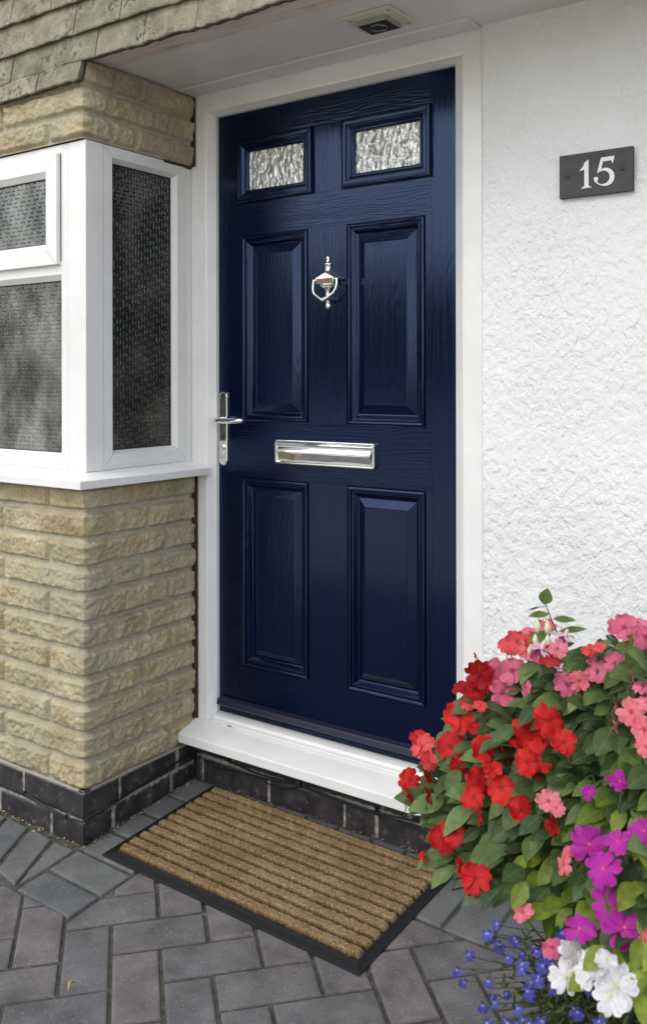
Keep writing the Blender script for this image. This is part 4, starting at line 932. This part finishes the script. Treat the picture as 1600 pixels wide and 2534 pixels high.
make_plant('salmon_impatiens', 'pale salmon pink flowered bedding plant at the right edge of the photo', 'flowering plant',
    [(1562, 1762, 86, 'salmon', 'c'), (1520, 1798, 52, 'salmon', 's'), (1592, 1806, 76, 'salmon', 'c'), (1598, 1850, 60, 'salmon', 'c'), (1525, 1748, 50, 'salmon', 's'), (1600, 1740, 66, 'salmon', 'u'), (1395, 2138, 60, 'salmon', 's'), (1412, 2110, 50, 'salmon', 'u'), (1294, 2259, 60, 'salmon', 'c')],
    FM, LV['salmon'], [M_leaf, M_leaf3])
make_plant('magenta_impatiens', 'vivid magenta flowered bedding plant with lime yellow leaves at the lower right', 'flowering plant',
    [(1458, 2088, 104, 'mag', 'c'), (1529, 2086, 80, 'mag', 'c'), (1493, 2153, 116, 'mag', 'c'), (1592, 2058, 80, 'mag', 'c'), (1533, 1936, 74, 'mag', 'u'), (1505, 2245, 112, 'mag', 'c'), (1545, 2299, 118, 'mag', 'c'), (1434, 2300, 84, 'mag', 'c'), (1458, 1962, 44, 'mag', 'c'), (1600, 2085, 60, 'mag', 's'), (1365, 2347, 62, 'pink', 'u'), (1598, 2330, 60, 'salmon', 's')],
    FM, LV['mag'], [M_leaf, M_leaf2])
make_plant('white_impatiens', 'white flowered bedding plant at the bottom right corner below the magenta one', 'flowering plant',
    [(1412, 2362, 88, 'white', 'c'), (1452, 2400, 104, 'white', 's'), (1470, 2385, 84, 'white', 'c'), (1525, 2440, 130, 'white', 'c'), (1398, 2420, 82, 'white', 'c'), (1500, 2375, 66, 'white', 'u'), (1508, 2468, 104, 'white', 'c')],
    FM, [(1440, 2425, .0, .9), (1470, 2370, -.03, .9), (1560, 2400, .04, 1), (1580, 2360, .0, 1.2), (1600, 2440, .05, 1), (1500, 2500, .08, .8), (1590, 2500, .03, 1), (1545, 2350, .05, 1.0), (1610, 2380, .02, 1.1), (1570, 2470, .10, 1.0)], [M_leaf2])
# fuchsia sprig
fu = empty('fuchsia', ROOT); tag(fu, 'upright fuchsia sprig with pale buds and drooping pink and purple blooms against the white wall', 'flowering plant'); inv = Matrix.Translation(-ROOT)
dF = 1.305
def fp(a, b_, dd=0): return at_depth(1150+a/3.378, 1440+b_/3.378, dF+dd)
st = MB(); st.tube([fp(675, 185), fp(700, 260), fp(735, 350), fp(790, 470), fp(830, 580, -.01), fp(900, 680, .02), fp(1000, 800, .08), (fp(1000, 800, .08)+ROOT)/2, ROOT], [.0007, .0009, .0011, .0013, .0015, .0017, .002, .003, .004], 7)
for a, b2 in (((675, 205), (530, 235)), ((690, 300), (690, 300)), ((735, 310), (760, 310)), ((770, 440), (850, 560))): st.tube([fp(*a), fp((a[0]+b2[0])/2, (a[1]+b2[1])/2-5), fp(*b2)], .0006, 5)
for a, b2 in (((715, 315), (605, 350)), ((715, 315), (690, 350)), ((760, 440), (590, 465)), ((740, 400), (690, 480)), ((830, 580), (805, 650)), ((770, 430), (650, 500)), ((750, 380), (835, 430))): st.tube([fp(*a), fp((a[0]+b2[0])/2, min(a[1], b2[1])-8), fp(*b2)], .0005, 5)
o = st.build('stems', [M_stem], fu, smooth=True); o.matrix_parent_inverse = inv
fl_ = MB()
def lf(a, b_, c, d_, W, nz=.2, dd=0):
    p, q = fp(a, b_, dd), fp(c, d_, dd-.01); L = (q-p).length; leaf_geo(fl_, p, q-p, to_cam(p)+Vector((0, 0, nz)), L, L*W, .03, .15)
lf(660, 190, 690, 55, .72); lf(700, 265, 530, 285, .40, 1.0); lf(735, 310, 930, 318, .36, .8); lf(790, 410, 1020, 390, .30, .9); lf(715, 440, 525, 490, .52, .5); lf(820, 540, 915, 510, .42, .5); lf(835, 590, 975, 680, .62); lf(620, 210, 530, 235, .16, .3); lf(1130, 630, 1300, 640, .3, 1)
o = fl_.build('leaves', [M_leaf3], fu, smooth=True); o.matrix_parent_inverse = inv
def fuchsia_bloom(c, s, tone):
    mb = MB(); rg = random.Random(int(s*1000)); R = Matrix.Rotation(PI, 3, 'X')
    mb.lathe([(.0006, .012), (.0022, .010), (.0030, .004), (.0034, 0), (.0026, -.002)], (0, 0, 0), 12, mi=0)
    for k in range(4): petal(mb, Matrix.Identity(3), PI/4+k*PI/2, .019, .010, .05*(1 if k % 2 else -1), rg, mi=0)
    for k in range(4): petal(mb, Matrix.Rotation(0, 3, 'X'), k*PI/2, .0085, .012, -1.1, rg, mi=1)
    for k in range(3): mb.tube([(0, 0, -.006), (.001*k-.001, .001, -.018)], .0003, 4, mi=0)
    o = mb.build('bloom', [P_fus, tone], fu, smooth=True); o.matrix_parent_inverse = inv; o.matrix_basis = Matrix.Translation(c) @ Matrix.Scale(s, 4) @ Matrix.Rotation(.35, 4, 'Y'); return o
fuchsia_bloom(fp(640, 560, -.03), 1.15, P_purp); fuchsia_bloom(fp(835, 455, -.01), 1.0, P_purp); fuchsia_bloom(fp(800, 720, -.03), .6, P_fus)
for (a, b_, s) in ((605, 370, 1.0), (688, 382, 1.05), (588, 485, .85), (690, 500, 1.1), (540, 575, .7)):
    mb = MB(); mb.lathe([(0, .011), (.0010, .0095), (.0030, .006), (.0050, .0), (.0046, -.004), (.0025, -.0085), (0, -.011)], (0, 0, 0), 14); o = mb.build('bud', [M_bud], fu, smooth=True); o.matrix_parent_inverse = inv; o.matrix_basis = Matrix.Translation(fp(a, b_, -.01)) @ Matrix.Scale(s*.95, 4)
# lobelia
lobe = empty('lobelia', ROOT - Vector((0, 0, .02))); tag(lobe, 'trailing lobelia with small violet blue flowers hanging in front of the paving', 'flowering plant'); inv = Matrix.Translation(-lobe.location)
def lob_mesh(seed):
    rg = random.Random(seed); mb = MB(); I = Matrix.Identity(3)
    for a, L, W in ((-PI/2, .011, .009), (-PI/2-.75, .010, .008), (-PI/2+.75, .010, .008), (PI/2-.4, .006, .003), (PI/2+.4, .006, .003)): petal(mb, I, a, L, W, rg.uniform(-.1, .3), rg)
    mb.tube([(0, 0, 0), (0, .002, -.006), (0, .001, -.010)], [.0009, .0008, .0004], 5, mi=1)
    o = mb.build('f', [P_blue, M_stem], smooth=True); d = o.data; bpy.data.objects.remove(o); return d
LM = [lob_mesh(i) for i in range(5)]
LP = [(585, 980), (545, 1060), (520, 1040), (595, 1110), (690, 1070), (700, 1090), (810, 1120), (825, 1150), (985, 1035), (740, 1165), (645, 1190), (740, 1265), (735, 1230), (400, 1170), (330, 1270), (900, 1210), (930, 1230), (1000, 1220), (870, 1240), (910, 1290), (840, 1310), (795, 1345), (830, 1330), (780, 1420), (770, 1400), (920, 1380), (560, 1470), (545, 1440), (490, 1490), (635, 1420), (710, 1510), (1060, 1510), (1085, 1530), (740, 1580), (780, 1600), (630, 1580), (645, 1600), (870, 1590), (1220, 1590), (1160, 1390), (1460, 1430), (505, 1040), (940, 1180), (880, 1190), (375, 1345), (525, 1340), (1010, 1215), (515, 1600), (700, 1600), (1250, 1600)]
st = MB(); lv_ = MB(); rl = random.Random(4)
def lsurf(u, v): return 1.22 - .16*((u-1150)/450) - .10*((v-2300)/230)
for i, (a, b_) in enumerate(LP):
    u, v = 1000+a/2.533, 1900+b_/2.533; d = lsurf(u, v)+rl.uniform(-.03, .03); p = at_depth(u, v, d)
    o = bpy.data.objects.new('flower', LM[i % 5]); COL.objects.link(o); o.parent = lobe; o.matrix_parent_inverse = inv
    o.matrix_basis = Matrix.Translation(p) @ orient(to_cam(p)+Vector((rl.uniform(-.5, .5), rl.uniform(-.4, .4), rl.uniform(-.3, .5))), rl.uniform(-.9, .9), rl.uniform(.8, 1.1))
def lob_stem(p, k=6):
    tgt = lobe.location+Vector((rl.uniform(-.12, .02), rl.uniform(-.1, .05), rl.uniform(-.05, .03))); path = []
    for t in [i/6 for i in range(7)]:
        q = p.lerp(tgt, t*.9); q += Vector((rl.uniform(-.006, .006), rl.uniform(-.006, .006), -.10*math.sin(PI*t)*.5)); path.append(q)
    st.tube(path, [.0005, .0006, .0006, .0007, .0008, .001, .001], 4)
    for q in range(k):
        t = rl.random()*.5; i = int(t*6); c = path[i].lerp(path[i+1], t*6-i); dv = Vector((rl.uniform(-1, 1), rl.uniform(-1, 1), rl.uniform(-.8, .6)))
        leaf_geo(lv_, c, dv, Vector((rl.uniform(-.3, .3), -.4, 1)), rl.uniform(.008, .016), rl.uniform(.002, .0045), .2, .1)
for (a, b_) in LP: u, v = 1000+a/2.533, 1900+b_/2.533; lob_stem(at_depth(u, v, lsurf(u, v)+.006), 9)
k = 0
while k < 700:
    u, v = rl.uniform(1190, 1680), rl.uniform(2290, 2640)
    edge = 1190 + max(0, (2420-v))*1.1
    if u < edge+rl.random()*230: continue
    lob_stem(at_depth(u, v, lsurf(u, v)+rl.uniform(0, .12)), 14); k += 1
o = st.build('stems', [M_stem], lobe); o.matrix_parent_inverse = inv
o = lv_.build('leaves', [M_wirygreen], lobe, smooth=True); o.matrix_parent_inverse = inv
# planter
pp = MB(); pp.lathe([(0, 0), (.13, 0), (.135, .01), (.175, .40), (.19, .44), (.192, .475), (.178, .48), (.170, .455), (0, .45)], POT+Vector((0, 0, 0)), 40)
pl_ = pp.build('planter', [M_pot], smooth=True, bevel=.002); tag(pl_, 'dark round planter behind the lobelia holding the flowering plants', 'planter')

# ------------------------------------------------------------------ surroundings that show in the door, chrome and window glass
hm = MB(); rg = random.Random(8)
def hedge(name, x0, x1, y, h, label):
    mb = MB(); nx, nz = int((x1-x0)/.12), 24; vs = []
    for j in range(nz+1):
        for i in range(nx+1):
            x = x0+(x1-x0)*i/nx; z = h*j/nz; vs.append((x, y - .5*sstep((z/h-.8)/.2)+.16*N(x*3, z*3)+.08*N(x*9, z*9), z*(1+.05*N(x*1.3, 2))-.2))
    mb.add(vs, [(j*(nx+1)+i, j*(nx+1)+i+1, (j+1)*(nx+1)+i+1, (j+1)*(nx+1)+i) for j in range(nz) for i in range(nx)])
    for k in range(9000):
        i = rg.randrange(len(vs)); p = Vector(vs[i])+Vector((rg.uniform(-.07, .07), rg.uniform(-.02, .14), rg.uniform(-.06, .06))); a = Vector((rg.uniform(-1, 1), rg.uniform(-1, 1), rg.uniform(-1, 1))).normalized()*.05; b_ = a.cross(Vector((rg.uniform(-1, 1), 1, .3))).normalized()*.03
        mb.add([p-a, p+b_, p+a, p-b_], [(0, 1, 2, 3)], [(0, .5), (.5, 1), (1, .5), (.5, 0)])
    o = mb.build(name, [M_leaf]); tag(o, label, 'hedge'); return o
hedge('hedge', -24, -3.0, -13.0, 3.5, 'tall dark green hedge across the drive on the left, mirrored in the glass and chrome')
hedge('hedge', -2.8, 18, -13.4, 1.5, 'low green hedge across the drive on the right, mirrored in the chrome')
gw = MB(); gw.box(-22, -2.2, -10.4, -10.2, -.3, .85); gw.box(-22.05, -2.15, -10.45, -10.15, .85, .92)
for k in range(20): gw.box(-22+k, -21.82+k, -10.48, -10.12, -.3, 1.02)
tag(gw.build('garden_wall', [M_render], bevel=.01), 'low white garden wall with piers in front of the hedge, mirrored in the bay window', 'wall')
def tree(x, y, h, r, label):
    root = empty('tree', (x, y, -.2)); tag(root, label, 'tree', 'trees beyond the hedge')
    t = MB(); t.tube([(0, 0, 0), (.05, 0, h*.3), (-.05, .05, h*.6), (0, 0, h*.85)], [.16, .12, .08, .03], 9)
    for k in range(7): a = k*2.4; t.tube([(0, 0, h*(.35+.05*k)), (math.cos(a)*r*.5, math.sin(a)*r*.5, h*(.5+.05*k)), (math.cos(a)*r*.8, math.sin(a)*r*.8, h*(.6+.05*k))], [.06, .04, .015], 6)
    t.build('trunk', [M_soil], root, smooth=True); c = MB()
    for k in range(5200):
        q = Vector((rg.gauss(0, 1), rg.gauss(0, 1), rg.gauss(0, 1))).normalized()*r*rg.random()**.4; q.z *= 1.1
        if N(q.x*1.1+x, q.y*1.1, q.z*1.1) < -.08: continue
        p = q+Vector((0, 0, h*.7)); a = Vector((rg.uniform(-1, 1), rg.uniform(-1, 1), rg.uniform(-1, 1))).normalized()*.10; b_ = a.cross(Vector((.3, 1, .3))).normalized()*.06
        c.add([p-a, p+b_, p+a, p-b_], [(0, 1, 2, 3)], [(0, .5), (.5, 1), (1, .5), (.5, 0)])
    c.build('crown', [M_leaf2 if x < -8 else M_leaf], root)
tree(-13.5, -14, 5.6, 1.9, 'yellow green broadleaf tree left beyond the hedge'); tree(-20, -9.0, 6, 2.2, 'tall loose tree at the far left end of the hedge'); tree(9.0, -16.5, 5.5, 2.2, 'dark green tree behind the low hedge on the right')
